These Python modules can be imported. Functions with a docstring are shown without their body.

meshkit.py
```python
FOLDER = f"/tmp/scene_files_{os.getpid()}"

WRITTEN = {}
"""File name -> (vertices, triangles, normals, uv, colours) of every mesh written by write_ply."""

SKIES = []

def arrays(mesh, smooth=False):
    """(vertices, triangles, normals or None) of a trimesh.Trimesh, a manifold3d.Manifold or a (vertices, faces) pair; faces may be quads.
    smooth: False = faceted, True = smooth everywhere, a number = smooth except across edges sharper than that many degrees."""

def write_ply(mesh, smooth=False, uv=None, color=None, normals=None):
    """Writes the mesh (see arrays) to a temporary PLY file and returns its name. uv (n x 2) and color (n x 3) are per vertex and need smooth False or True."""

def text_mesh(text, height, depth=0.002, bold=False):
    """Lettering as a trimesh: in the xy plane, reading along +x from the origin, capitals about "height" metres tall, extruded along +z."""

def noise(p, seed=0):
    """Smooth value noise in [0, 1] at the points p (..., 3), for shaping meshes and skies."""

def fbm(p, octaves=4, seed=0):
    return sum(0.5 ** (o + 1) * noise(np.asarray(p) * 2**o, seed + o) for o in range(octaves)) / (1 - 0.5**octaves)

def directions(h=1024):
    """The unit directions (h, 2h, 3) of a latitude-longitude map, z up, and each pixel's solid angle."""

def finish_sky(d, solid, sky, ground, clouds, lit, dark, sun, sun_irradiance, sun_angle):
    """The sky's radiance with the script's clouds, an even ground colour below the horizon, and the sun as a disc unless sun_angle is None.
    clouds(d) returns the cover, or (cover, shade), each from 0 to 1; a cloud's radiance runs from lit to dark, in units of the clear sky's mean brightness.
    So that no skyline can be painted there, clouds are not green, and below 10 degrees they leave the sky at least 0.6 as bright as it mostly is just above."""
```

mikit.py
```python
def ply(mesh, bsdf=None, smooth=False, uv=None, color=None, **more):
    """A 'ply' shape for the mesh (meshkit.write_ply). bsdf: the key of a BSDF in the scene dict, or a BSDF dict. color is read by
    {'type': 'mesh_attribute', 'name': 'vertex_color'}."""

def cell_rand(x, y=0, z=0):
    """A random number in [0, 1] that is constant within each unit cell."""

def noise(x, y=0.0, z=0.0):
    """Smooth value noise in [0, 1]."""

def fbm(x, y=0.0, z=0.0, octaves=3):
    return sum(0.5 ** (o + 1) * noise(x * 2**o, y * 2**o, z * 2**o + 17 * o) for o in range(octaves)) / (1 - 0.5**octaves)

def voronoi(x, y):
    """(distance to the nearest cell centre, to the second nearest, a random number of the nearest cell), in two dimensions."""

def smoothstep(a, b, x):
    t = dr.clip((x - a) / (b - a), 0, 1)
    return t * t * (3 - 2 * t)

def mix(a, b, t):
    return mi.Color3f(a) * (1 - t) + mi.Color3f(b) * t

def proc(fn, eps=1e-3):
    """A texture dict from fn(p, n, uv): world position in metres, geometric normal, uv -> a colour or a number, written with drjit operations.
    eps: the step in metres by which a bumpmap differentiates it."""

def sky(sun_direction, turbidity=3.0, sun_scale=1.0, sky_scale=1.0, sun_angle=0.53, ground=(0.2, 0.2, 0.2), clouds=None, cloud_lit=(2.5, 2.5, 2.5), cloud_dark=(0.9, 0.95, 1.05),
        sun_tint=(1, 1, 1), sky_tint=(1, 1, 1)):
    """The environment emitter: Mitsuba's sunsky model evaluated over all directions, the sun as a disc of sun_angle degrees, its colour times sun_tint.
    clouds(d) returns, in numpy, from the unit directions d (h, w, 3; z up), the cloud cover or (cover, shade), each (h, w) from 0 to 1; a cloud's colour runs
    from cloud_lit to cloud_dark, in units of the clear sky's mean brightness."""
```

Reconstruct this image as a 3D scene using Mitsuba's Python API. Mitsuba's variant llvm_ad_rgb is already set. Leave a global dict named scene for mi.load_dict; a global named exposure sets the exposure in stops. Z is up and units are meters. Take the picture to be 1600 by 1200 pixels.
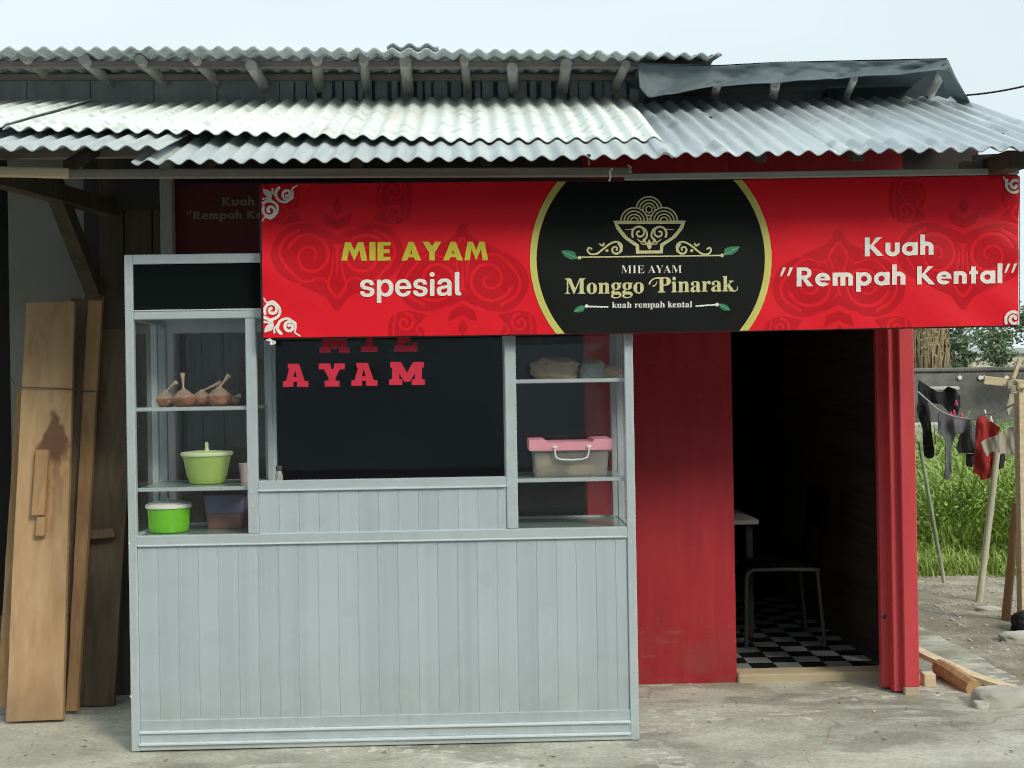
import math, json, random
import numpy as np, trimesh, mitsuba as mi, drjit as dr, mikit, meshkit
import manifold3d as m3
from shapely import Polygon, Point, LineString, box, union_all, affinity
from mikit import proc, noise, fbm, voronoi, smoothstep, mix, cell_rand

# ------------------------------------------------------------------ camera, sky, exposure
F, EYE = 1950.0, 1.42
YAW, PITCH, ROLL = math.radians(1.3), math.radians(0.235), math.radians(0.95)
FWD = np.array([math.sin(YAW) * math.cos(PITCH), math.cos(YAW) * math.cos(PITCH), math.sin(PITCH)])
_r0 = np.array([math.cos(YAW), -math.sin(YAW), 0.0])
_u0 = np.cross(_r0, FWD)
RIGHT = _r0 * math.cos(ROLL) - _u0 * math.sin(ROLL)
UP = _u0 * math.cos(ROLL) + _r0 * math.sin(ROLL)
CAM = np.array([0.0, 0.0, EYE])
T = mi.ScalarTransform4f
exposure = 2.65
SUN = (0.50, -0.70, 0.55)
scene, labels = {}, {}
scene['camera'] = {'type': 'perspective', 'fov': 2 * math.degrees(math.atan(800 / F)), 'fov_axis': 'x', 'near_clip': 0.05, 'far_clip': 500.0,
                   'to_world': T().look_at(origin=CAM.tolist(), target=(CAM + FWD).tolist(), up=UP.tolist())}


def overcast(d):
    s = meshkit.fbm(np.stack([d[..., 0] * 1.6, d[..., 1] * 1.6, d[..., 2] * 3.2], -1), 4, 5)
    return np.ones(d.shape[:2]), np.clip((s - 0.42) * 2.2, 0, 1)


scene['sky'] = mikit.sky(SUN, turbidity=3, sun_scale=0.30, sun_angle=16.0, sun_tint=(0.84, 1.0, 1.22), clouds=overcast, cloud_lit=(1.62, 1.86, 1.93), cloud_dark=(1.22, 1.46, 1.56), ground=(0.2, 0.2, 0.18))


def P(px, py, Y):
    """The world point(s) at distance plane y = Y on the photograph's sight line px, py (1600 x 1200)."""
    px, py, Y = np.broadcast_arrays(np.asarray(px, float), np.asarray(py, float), np.asarray(Y, float))
    d = FWD + ((px - 800) / F)[..., None] * RIGHT + ((600 - py) / F)[..., None] * UP
    return CAM + d * (Y / d[..., 1])[..., None]


def X(px, py, Y): return float(P(px, py, Y)[0])
def Z(px, py, Y): return float(P(px, py, Y)[2])


# ------------------------------------------------------------------ helpers
def numbered(k):
    if k not in USED: USED.add(k); return k
    i = 1
    while f'{k}_{i:03d}' in USED: i += 1
    USED.add(f'{k}_{i:03d}'); return f'{k}_{i:03d}'


USED = set()


def thing(name, label, cat, group=None, kind=None):
    k = numbered(name)
    labels[k] = {'label': label, 'category': cat}
    if group: labels[k]['group'] = group
    if kind: labels[k]['kind'] = kind
    return k


def part(parent, name, mesh, mat, smooth=False, label=None, kind=None, **kw):
    k = numbered(parent + '__' + name)
    if isinstance(mesh, list): mesh = trimesh.util.concatenate(mesh)
    scene[k] = mikit.ply(mesh, mat, smooth=smooth, **kw)
    d = {}
    if label: d['label'] = label
    if kind: d['kind'] = kind
    if d: labels[k] = d
    return k


def whole(name, mesh, mat, label, cat, smooth=False, group=None, kind=None, **kw):
    k = thing(name, label, cat, group, kind)
    if isinstance(mesh, list): mesh = trimesh.util.concatenate(mesh)
    scene[k] = mikit.ply(mesh, mat, smooth=smooth, **kw)
    return k


def structure(name, mesh, mat, smooth=False):
    k = numbered(name)
    if isinstance(mesh, list): mesh = trimesh.util.concatenate(mesh)
    scene[k] = mikit.ply(mesh, mat, smooth=smooth)
    labels[k] = {'kind': 'structure'}
    return k


def tm(v, f): return trimesh.Trimesh(np.asarray(v, float), np.asarray(f, int), process=False)


def bx(x0, x1, y0, y1, z0, z1, b=0.0):
    """A box, its edges chamfered by b."""
    x0, x1 = sorted((x0, x1)); y0, y1 = sorted((y0, y1)); z0, z1 = sorted((z0, z1))
    if b <= 0:
        m = trimesh.creation.box((x1 - x0, y1 - y0, z1 - z0)); m.apply_translation(((x0 + x1) / 2, (y0 + y1) / 2, (z0 + z1) / 2)); return m
    b = min(b, (x1 - x0) / 2.01, (y1 - y0) / 2.01, (z1 - z0) / 2.01)
    pts = []
    for sx in (0, 1):
        for sy in (0, 1):
            for sz in (0, 1):
                c = np.array([(x0, x1)[sx], (y0, y1)[sy], (z0, z1)[sz]]); s = np.array([1 - 2 * sx, 1 - 2 * sy, 1 - 2 * sz]) * b
                for k in range(3):
                    o = s.copy(); o[k] = 0; pts.append(c + o)
    return trimesh.convex.convex_hull(np.array(pts))


def unit(v): v = np.asarray(v, float); return v / max(np.linalg.norm(v), 1e-12)


def beam(p, q, w, h, up=(0, 0, 1), b=0.003):
    """A bar from p to q, w wide across and h deep along up."""
    p, q = np.asarray(p, float), np.asarray(q, float)
    a = unit(q - p); s = unit(np.cross(a, up)); u = np.cross(s, a)
    m = bx(0, np.linalg.norm(q - p), -w / 2, w / 2, -h / 2, h / 2, b)
    M = np.eye(4); M[:3, 0], M[:3, 1], M[:3, 2], M[:3, 3] = a, -s, u, p
    m.apply_transform(M); return m


def tube(pts, r, n=10, caps=True):
    pts = np.asarray(pts, float); r = np.broadcast_to(np.asarray(r, float), len(pts))
    t = np.gradient(pts, axis=0); t /= np.linalg.norm(t, axis=1, keepdims=True) + 1e-12
    ref = np.array([0, 0, 1.0]) if abs(t[0][2]) < 0.9 else np.array([1.0, 0, 0])
    V, Fc = [], []
    s = unit(np.cross(t[0], ref))
    for i in range(len(pts)):
        s = unit(s - t[i] * np.dot(s, t[i])); u = np.cross(t[i], s)
        a = np.arange(n) * 2 * np.pi / n
        V.append(pts[i] + r[i] * (np.cos(a)[:, None] * s + np.sin(a)[:, None] * u))
    V = np.vstack(V)
    for i in range(len(pts) - 1):
        for j in range(n):
            a, b_, c, d = i * n + j, i * n + (j + 1) % n, (i + 1) * n + (j + 1) % n, (i + 1) * n + j
            Fc += [[a, b_, c], [a, c, d]]
    if caps:
        V = np.vstack([V, pts[:1], pts[-1:]]); k = len(V)
        for j in range(n):
            Fc += [[k - 2, (j + 1) % n, j], [k - 1, (len(pts) - 1) * n + j, (len(pts) - 1) * n + (j + 1) % n]]
    return tm(V, Fc)


def lathe(prof, c, n=40, sx=1.0, sy=1.0):
    """Revolve (r, z) about the vertical axis through c."""
    prof = np.asarray(prof, float); a = np.arange(n) * 2 * np.pi / n
    V = np.stack([prof[:, 0:1] * np.cos(a) * sx, prof[:, 0:1] * np.sin(a) * sy, np.repeat(prof[:, 1:2], n, 1)], -1).reshape(-1, 3) + np.asarray(c)
    Fc = []
    for i in range(len(prof) - 1):
        for j in range(n):
            p, q, r_, s = i * n + j, i * n + (j + 1) % n, (i + 1) * n + (j + 1) % n, (i + 1) * n + j
            Fc += [[p, q, r_], [p, r_, s]]
    return tm(V, Fc)


def polys(g): return [p for p in getattr(g, 'geoms', [g]) if p.geom_type == 'Polygon' and p.area > 1e-9]


def slab(g, Y, thick, sub=None, disp=None, fn=None):
    """A flat shape drawn on the plane y = Y in photograph units, made a sheet of that thickness (towards the viewer)."""
    out = []
    for p in polys(g):
        m = trimesh.creation.extrude_polygon(p, 1.0, engine='earcut')
        v, f = np.array(m.vertices), np.array(m.faces)
        if sub: v, f = trimesh.remesh.subdivide_to_size(v, f, sub, max_iter=12)
        w = P(v[:, 0], v[:, 1], Y) if fn is None else fn(v)
        w = w - np.array([0, 1, 0]) * (thick * v[:, 2])[:, None]
        if disp is not None: w = disp(w)
        out.append(tm(w, f[:, ::-1]))
    return trimesh.util.concatenate(out)


def solid(g, y0, y1):
    """A shape drawn in world x, z, extruded from y0 to y1."""
    out = []
    for p in polys(g):
        m = trimesh.creation.extrude_polygon(p, abs(y1 - y0), engine='earcut'); v = np.array(m.vertices)
        out.append(tm(np.stack([v[:, 0], min(y0, y1) + v[:, 2], v[:, 1]], 1), np.array(m.faces)[:, ::-1]))
    return trimesh.util.concatenate(out)


def stroke(pts, w):
    """A brush stroke with a width at each point."""
    pts = np.asarray(pts, float); w = np.broadcast_to(np.asarray(w, float), len(pts))
    return union_all([union_all([Point(a).buffer(wa / 2, 8), Point(b).buffer(wb / 2, 8)]).convex_hull for a, b, wa, wb in zip(pts[:-1], pts[1:], w[:-1], w[1:])])


def curve(pts, n=8):
    """Catmull-Rom through the points."""
    p = np.asarray(pts, float); p = np.vstack([2 * p[0] - p[1], p, 2 * p[-1] - p[-2]]); out = []
    for i in range(1, len(p) - 2):
        for t in np.linspace(0, 1, n, endpoint=False):
            out.append(0.5 * ((2 * p[i]) + (-p[i - 1] + p[i + 1]) * t + (2 * p[i - 1] - 5 * p[i] + 4 * p[i + 1] - p[i + 2]) * t ** 2 + (-p[i - 1] + 3 * p[i] - 3 * p[i + 1] + p[i + 2]) * t ** 3))
    return np.array(out + [p[-2]])


def spiral(c, r0, r1, a0, turns, w0, w1, n=36, sy=1.0):
    a = np.radians(a0) + np.linspace(0, turns * 2 * np.pi, n); r = np.linspace(r0, r1, n)
    return stroke(np.stack([c[0] + r * np.cos(a), c[1] + r * np.sin(a) * sy], 1), np.linspace(w0, w1, n))


# ------------------------------------------------------------------ materials
def rgb(*c): return {'type': 'rgb', 'value': [float(x) for x in c]}


def mat(name, color, rough=0.6, bump=None, bump_scale=0.002, eps=1e-3, **kw):
    c = proc(color) if callable(color) else rgb(*color)
    b = {'type': 'principled', 'base_color': c, 'roughness': rough, **kw}
    if bump is not None: b = {'type': 'bumpmap', 'tex': proc(bump, eps), 'scale': bump_scale, 'bsdf': b}
    scene[name] = {'type': 'twosided', 'bsdf': b}
    return name


def wood_fn(c0, c1, kx, ky, kz):
    def fn(p, n, uv):
        x, y, z = p.x * kx, p.y * ky, p.z * kz
        w = fbm(x * 0.25, y * 0.25, z * 0.25, 3)
        g = fbm(x + w * 5, y + w * 5, z, 3)
        return mix(c0, c1, dr.clip(0.25 + 1.1 * (g - 0.5) + 0.9 * (w - 0.3), 0, 1))
    return fn


def plank_stain(p, n, uv):
    c = wood_fn((0.36, 0.215, 0.105), (0.51, 0.345, 0.19), 45, 45, 2.2)(p, n, uv)
    u = (p.x - XS) + 0.045 * (fbm(p.z * 11, 1.0, 3.0, 4) - 0.5) + 0.02 * (fbm(p.x * 60, p.z * 30, 3.0, 3) - 0.5)
    h = 0.012 + 0.062 * smoothstep(ZS0, ZS1, p.z * -1)
    d = smoothstep(h + 0.012, h - 0.006, dr.abs(u)) * smoothstep(-ZS0 + 0.03, -ZS0 - 0.02, p.z) * smoothstep(-ZS1 - 0.06, -ZS1 + 0.03, p.z)
    e = smoothstep(0.022, 0.008, dr.abs(u + 0.035)) + smoothstep(0.03, 0.01, dr.abs(u - 0.02)) * 0.9
    e = e * smoothstep(-ZS1 - 0.5, -ZS1 + 0.02, p.z) * smoothstep(-ZS1 + 0.1, -ZS1, p.z)
    f = smoothstep(0.30, 0.02, p.z) * (0.25 + fbm(p.x * 14, p.z * 14, 2.0))
    c = mix(c, mi.Color3f(0.15, 0.065, 0.03), dr.clip(d * 0.95 + e * 0.6, 0, 1))
    return mix(c, mi.Color3f(0.24, 0.15, 0.085), dr.clip(f * 0.7, 0, 0.8))


XS = X(74, 680, 5.62); ZS0 = -Z(74, 645, 5.62); ZS1 = -Z(74, 712, 5.62)


def concrete_fn(p, n, uv):
    a = fbm(p.x * 1.1 + 3, p.y * 2.3, 0.0, 4); b = fbm(p.x * 5, p.y * 9, 5.0, 4); g = noise(p.x * 90, p.y * 90, 3.0)
    c = mix((0.255, 0.243, 0.195), (0.475, 0.46, 0.385), dr.clip(0.45 + 1.3 * (a - 0.5) + 0.9 * (b - 0.5), 0, 1))
    s = smoothstep(0.58, 0.74, fbm(p.x * 3.3, p.y * 9, 9.0, 4)); c = mix(c, mi.Color3f(0.54, 0.53, 0.46), s * 0.4)
    k = smoothstep(5.55, 5.95, p.y) * smoothstep(0.35, 0.6, fbm(p.x * 5, p.y * 4, 21.0, 4)); c = mix(c, mi.Color3f(0.17, 0.145, 0.10), k * 0.6)
    t = smoothstep(0.57, 0.7, fbm(p.x * 3.1, p.y * 5, 13.0, 4)); c = mix(c, mi.Color3f(0.15, 0.14, 0.115), t * 0.5)
    q = smoothstep(0.72, 0.77, noise(p.x * 28, p.y * 34, 4.0)) * smoothstep(0.5, 0.7, noise(p.x * 3, p.y * 3, 8.0)); c = mix(c, mi.Color3f(0.62, 0.61, 0.55), q * 0.5)
    d1, d2, _ = voronoi(p.x * 0.7 + fbm(p.x * 2, p.y * 2, 1.0) * 0.6, p.y * 0.8 + fbm(p.x * 2, p.y * 2, 7.0) * 0.6)
    c = mix(c, mi.Color3f(0.10, 0.095, 0.08), smoothstep(0.010, 0.002, d2 - d1) * 0.35)
    return c * (0.86 + 0.28 * g)


def concrete_bump(p, n, uv): return fbm(p.x * 20, p.y * 20, 0.0, 4) + 0.3 * noise(p.x * 150, p.y * 150, 0.0)


def dirt_fn(p, n, uv):
    a = fbm(p.x * 0.9, p.y * 0.9, 0.0, 4); b = fbm(p.x * 7, p.y * 7, 3.0, 4)
    c = mix((0.19, 0.165, 0.125), (0.40, 0.37, 0.30), dr.clip(0.45 + 1.4 * (a - 0.5) + 1.1 * (b - 0.5), 0, 1))
    return c * (0.8 + 0.4 * noise(p.x * 70, p.y * 70, 1.0))


def dirt_bump(p, n, uv): return fbm(p.x * 12, p.y * 12, 0.0, 5)


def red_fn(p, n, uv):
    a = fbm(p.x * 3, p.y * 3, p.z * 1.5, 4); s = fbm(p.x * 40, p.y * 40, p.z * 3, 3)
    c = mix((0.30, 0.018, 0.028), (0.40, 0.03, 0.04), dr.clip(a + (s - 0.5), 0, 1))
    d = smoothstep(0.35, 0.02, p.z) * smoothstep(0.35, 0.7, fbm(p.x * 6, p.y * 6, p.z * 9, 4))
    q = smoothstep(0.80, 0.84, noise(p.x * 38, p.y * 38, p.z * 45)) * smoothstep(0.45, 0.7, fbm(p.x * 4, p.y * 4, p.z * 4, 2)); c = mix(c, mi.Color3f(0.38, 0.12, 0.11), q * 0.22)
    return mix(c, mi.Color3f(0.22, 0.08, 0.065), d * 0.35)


def alu_fn(p, n, uv):
    s = noise(p.x * 25, p.y * 60, p.z * 25); a = fbm(p.x * 5, p.y * 5, p.z * 5, 3)
    return mix((0.47, 0.535, 0.56), (0.56, 0.625, 0.65), dr.clip(0.5 + 0.4 * (s - 0.5) + 0.7 * (a - 0.5), 0, 1))


def slat_fn(k):
    def fn(p, n, uv):
        s = fbm(p.x * 38, 2.0 + k, p.z * 0.25, 2); a = fbm(p.x * 4, 3.0 * k, p.z * 2.2, 3); d = smoothstep(0.62, 0.75, fbm(p.x * 9, 4.0, p.z * 9, 4))
        g = smoothstep(0.55, 0.05, p.z) * (0.3 + fbm(p.x * 11, 6.0, p.z * 14, 4))
        c = mix((0.405, 0.475, 0.52), (0.50, 0.570, 0.615), dr.clip(0.3 + 0.25 * k + 0.8 * (s - 0.5) + 0.7 * (a - 0.5), 0, 1))
        k2 = smoothstep(0.80, 0.84, noise(p.x * 160, 3.0, p.z * 9)) * smoothstep(0.6, 0.75, noise(p.x * 3, 8.0, p.z * 3)); c = mix(c, mi.Color3f(0.62, 0.67, 0.68), k2 * 0.14)
        return mix(mix(c, mi.Color3f(0.36, 0.40, 0.40), d * 0.15), mi.Color3f(0.33, 0.345, 0.33), dr.clip(g * 0.38, 0, 0.5))
    return fn


def cream_fn(p, n, uv):
    a = fbm(p.x * 2.2, p.y * 1.1, 0.0, 4); s = fbm(p.x * 30, p.y * 2.2, 1.0, 3)
    c = mix((0.52, 0.555, 0.54), (0.68, 0.715, 0.695), dr.clip(0.5 + 1.1 * (a - 0.5) + 0.6 * (s - 0.5), 0, 1))
    e = smoothstep(5.45, 5.95, p.y + 0.35 * (fbm(p.x * 9, p.y * 3, 2.0) - 0.5)); c = mix(c, mi.Color3f(0.33, 0.33, 0.30), e * 0.55)
    c = mix(c, mi.Color3f(0.40, 0.33, 0.25), smoothstep(0.60, 0.78, fbm(p.x * 16, p.y * 1.3, 11.0, 3)) * smoothstep(0.45, 0.7, noise(p.x * 2, p.y, 3.0)) * 0.35)
    return mix(c, mi.Color3f(0.25, 0.25, 0.22), smoothstep(0.74, 0.8, noise(p.x * 26, p.y * 26, 4.0)) * 0.35)


def grey_sheet_fn(p, n, uv):
    a = fbm(p.x * 2.5, p.y * 4, p.z * 4, 4); s = fbm(p.x * 40, p.y * 3, 1.0, 3)
    return mix((0.30, 0.335, 0.345), (0.46, 0.50, 0.51), dr.clip(0.5 + 1.2 * (a - 0.5) + 0.7 * (s - 0.5), 0, 1))


def old_sheet_fn(p, n, uv):
    a = fbm(p.x * 2.2, p.y * 3, p.z * 5, 4); s = fbm(p.x * 35, p.y * 4, 1.0, 3)
    c = mix((0.33, 0.375, 0.395), (0.53, 0.575, 0.585), dr.clip(0.5 + 1.3 * (a - 0.5) + 0.8 * (s - 0.5), 0, 1))
    return mix(c, mi.Color3f(0.09, 0.095, 0.09), smoothstep(0.6, 0.75, fbm(p.x * 6, p.y * 9, p.z * 9, 4)) * 0.5)


def zinc_fn(p, n, uv):
    a = fbm(p.x * 3, p.y * 2, 0.0, 4); s = fbm(p.x * 55, p.y * 2.5, 1.0, 3)
    c = mix((0.40, 0.455, 0.49), (0.64, 0.69, 0.71), dr.clip(0.5 + 1.0 * (a - 0.5) + 1.3 * (s - 0.5), 0, 1))
    return mix(c, mi.Color3f(0.22, 0.26, 0.29), smoothstep(0.56, 0.72, fbm(p.x * 8, p.y * 4, 6.0, 4)) * 0.5)


def plaster_fn(p, n, uv):
    a = fbm(p.x * 0.6, p.y, p.z * 1.6, 4); s = fbm(p.x * 3.5, p.y, p.z * 0.8, 4)
    c = mix((0.055, 0.056, 0.052), (0.20, 0.197, 0.18), dr.clip(0.4 + 1.6 * (a - 0.5) + 1.0 * (s - 0.5), 0, 1))
    return c * (0.85 + 0.3 * noise(p.x * 22, p.y, p.z * 22))


def banner_red(p, n, uv):
    a = fbm(p.x * 2.0, p.y, p.z * 2.0, 3)
    return mix((0.72, 0.008, 0.020), (0.80, 0.012, 0.028), a)


def foliage_fn(c0, c1, k):
    def fn(p, n, uv): return mix(c0, c1, fbm(p.x * k, p.y * k, p.z * k, 3))
    return fn


mat('mat_alu', alu_fn, 0.42, metallic=0.35, specular=0.5)
for _k in range(4): mat(f'mat_slat_{_k}', slat_fn(_k), 0.45, metallic=0.25)
mat('mat_red', red_fn, 0.55, specular=0.25, bump=lambda p, n, uv: fbm(p.x * 30, p.y * 30, p.z * 30, 3), bump_scale=0.0015)
mat('mat_cream', cream_fn, 0.8)
mat('mat_greysheet', grey_sheet_fn, 0.6)
mat('mat_oldsheet', old_sheet_fn, 0.8)
mat('mat_zinc', zinc_fn, 0.38, metallic=0.45)
mat('mat_concrete', concrete_fn, 0.85, bump=concrete_bump, bump_scale=0.004)
mat('mat_dirt', dirt_fn, 0.95, bump=dirt_bump, bump_scale=0.012, eps=3e-3)
mat('mat_plaster', plaster_fn, 0.9)
mat('mat_stained', plank_stain, 0.7, bump=lambda p, n, uv: fbm(p.x * 60, p.y * 60, p.z * 3, 3), bump_scale=0.002)
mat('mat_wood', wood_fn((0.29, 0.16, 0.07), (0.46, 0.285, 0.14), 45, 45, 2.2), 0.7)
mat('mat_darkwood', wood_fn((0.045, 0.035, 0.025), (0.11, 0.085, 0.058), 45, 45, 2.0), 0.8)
mat('mat_freshwood', wood_fn((0.52, 0.42, 0.27), (0.70, 0.58, 0.40), 2.5, 50, 50), 0.7)
mat('mat_greywood', wood_fn((0.16, 0.145, 0.125), (0.30, 0.275, 0.245), 2.5, 50, 50), 0.85)
mat('mat_bamboo', wood_fn((0.33, 0.32, 0.30), (0.52, 0.505, 0.48), 20, 6, 20), 0.6)
mat('mat_bamboopole', wood_fn((0.36, 0.36, 0.24), (0.52, 0.51, 0.38), 40, 40, 5), 0.5)
mat('mat_greenbamboo', wood_fn((0.12, 0.17, 0.09), (0.40, 0.44, 0.32), 40, 40, 16), 0.5)
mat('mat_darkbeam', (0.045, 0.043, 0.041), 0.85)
mat('mat_void', (0.16, 0.215, 0.25), 0.9)  # hazy blue of the shaded void put into the colour
mat('mat_voidshade', (0.03, 0.042, 0.05), 0.95)  # darker copy of the void tone; shade put into the colour
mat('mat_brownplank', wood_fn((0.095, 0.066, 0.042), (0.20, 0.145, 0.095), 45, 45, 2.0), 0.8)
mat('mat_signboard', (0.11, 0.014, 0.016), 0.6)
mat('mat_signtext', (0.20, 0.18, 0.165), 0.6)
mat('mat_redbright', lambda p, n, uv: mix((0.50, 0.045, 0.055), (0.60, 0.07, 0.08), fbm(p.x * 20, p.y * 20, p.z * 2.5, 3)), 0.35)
mat('mat_clerestory', wood_fn((0.30, 0.34, 0.365), (0.52, 0.56, 0.58), 30, 30, 3), 0.9)
mat('mat_asphalt', lambda p, n, uv: mix((0.05, 0.05, 0.048), (0.10, 0.098, 0.092), fbm(p.x * 2, p.y * 2, 0.0, 4)), 0.9)
mat('mat_shedwall', lambda p, n, uv: mix((0.21, 0.215, 0.195), (0.30, 0.305, 0.28), fbm(p.x * 3, p.y, p.z * 3, 4)), 0.9)
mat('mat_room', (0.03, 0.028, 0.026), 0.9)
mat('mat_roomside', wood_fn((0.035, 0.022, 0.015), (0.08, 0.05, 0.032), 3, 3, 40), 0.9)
mat('mat_tarp', lambda p, n, uv: mix((0.085, 0.115, 0.132), (0.14, 0.175, 0.19), fbm(p.x * 5, p.y * 5, p.z * 9, 3)), 0.58, specular=0.35)
mat('mat_banner', banner_red, 0.5, specular=0.2)
mat('mat_trim', (0.68, 0.73, 0.75), 0.35, metallic=0.3)
mat('mat_batik', (0.545, 0.005, 0.015), 0.5, specular=0.2)
mat('mat_black', (0.008, 0.010, 0.009), 0.55, specular=0.12)
mat('mat_yellow', (0.58, 0.54, 0.14), 0.4)
mat('mat_gold', (0.55, 0.47, 0.035), 0.4)
mat('mat_palegold', (0.60, 0.57, 0.30), 0.4)
mat('mat_whiteprint', (0.78, 0.75, 0.70), 0.4)
mat('mat_leafprint', (0.035, 0.20, 0.10), 0.4)
mat('mat_leafvein', (0.16, 0.40, 0.24), 0.4)
mat('mat_redletter', (0.58, 0.020, 0.055), 0.5)
mat('mat_white', (0.78, 0.78, 0.75), 0.35)
mat('mat_steel', (0.07, 0.07, 0.07), 0.5, metallic=0.2)
mat('mat_matteblack', (0.004, 0.004, 0.004), 0.9, specular=0.05)
mat('mat_tabletop', (0.45, 0.45, 0.43), 0.4)
mat('mat_cup', (0.46, 0.36, 0.36), 0.4)
mat('mat_strap', (0.10, 0.085, 0.065), 0.8)
mat('mat_farwall', lambda p, n, uv: mix((0.20, 0.245, 0.265), (0.31, 0.36, 0.38), fbm(p.x * 0.5, p.y, p.z * 0.9, 3)), 0.9)
mat('mat_darkplastic', (0.006, 0.009, 0.009), 0.12, specular=0.3)
mat('mat_limebowl', (0.36, 0.51, 0.13), 0.35)
mat('mat_greenbowl', (0.16, 0.55, 0.02), 0.3)
mat('mat_palelid', (0.62, 0.72, 0.42), 0.3)
mat('mat_purple', (0.23, 0.205, 0.38), 0.35)
mat('mat_redbrown', (0.31, 0.15, 0.13), 0.4)
mat('mat_sauce', lambda p, n, uv: mix((0.20, 0.085, 0.05), (0.34, 0.15, 0.09), fbm(p.x * 40, p.y * 40, p.z * 40, 3)), 0.2)
mat('mat_bagclear', (0.55, 0.42, 0.30), 0.25)
mat('mat_pink', (0.78, 0.33, 0.42), 0.35)
mat('mat_noodle', (0.72, 0.62, 0.36), 0.7)
mat('mat_paper', (0.42, 0.33, 0.23), 0.7)
mat('mat_greyplastic', (0.35, 0.38, 0.36), 0.4)
mat('mat_tiledark', (0.012, 0.012, 0.012), 0.4, specular=0.3)
mat('mat_tilelight', lambda p, n, uv: mix((0.15, 0.16, 0.16), (0.28, 0.295, 0.29), fbm(p.x * 9, p.y * 9, 1.0, 4)), 0.3)
mat('mat_sill', lambda p, n, uv: mix((0.34, 0.27, 0.17), (0.52, 0.43, 0.30), fbm(p.x * 8, p.y * 8, p.z * 20, 4)), 0.9)
mat('mat_rubble', lambda p, n, uv: mix((0.30, 0.29, 0.25), (0.52, 0.50, 0.44), fbm(p.x * 14, p.y * 14, p.z * 14, 4)), 0.95)
mat('mat_housewall', (0.56, 0.53, 0.42), 0.9)
mat('mat_grass', foliage_fn((0.12, 0.20, 0.03), (0.42, 0.54, 0.13), 2.2), 0.6)
mat('mat_weed', foliage_fn((0.09, 0.17, 0.03), (0.36, 0.49, 0.12), 1.7), 0.5)
mat('mat_tree', foliage_fn((0.05, 0.085, 0.04), (0.16, 0.23, 0.11), 1.3), 0.5)
mat('mat_hedge', foliage_fn((0.025, 0.055, 0.02), (0.08, 0.13, 0.045), 1.3), 0.6)
mat('mat_trunk', (0.13, 0.105, 0.075), 0.9)
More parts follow.
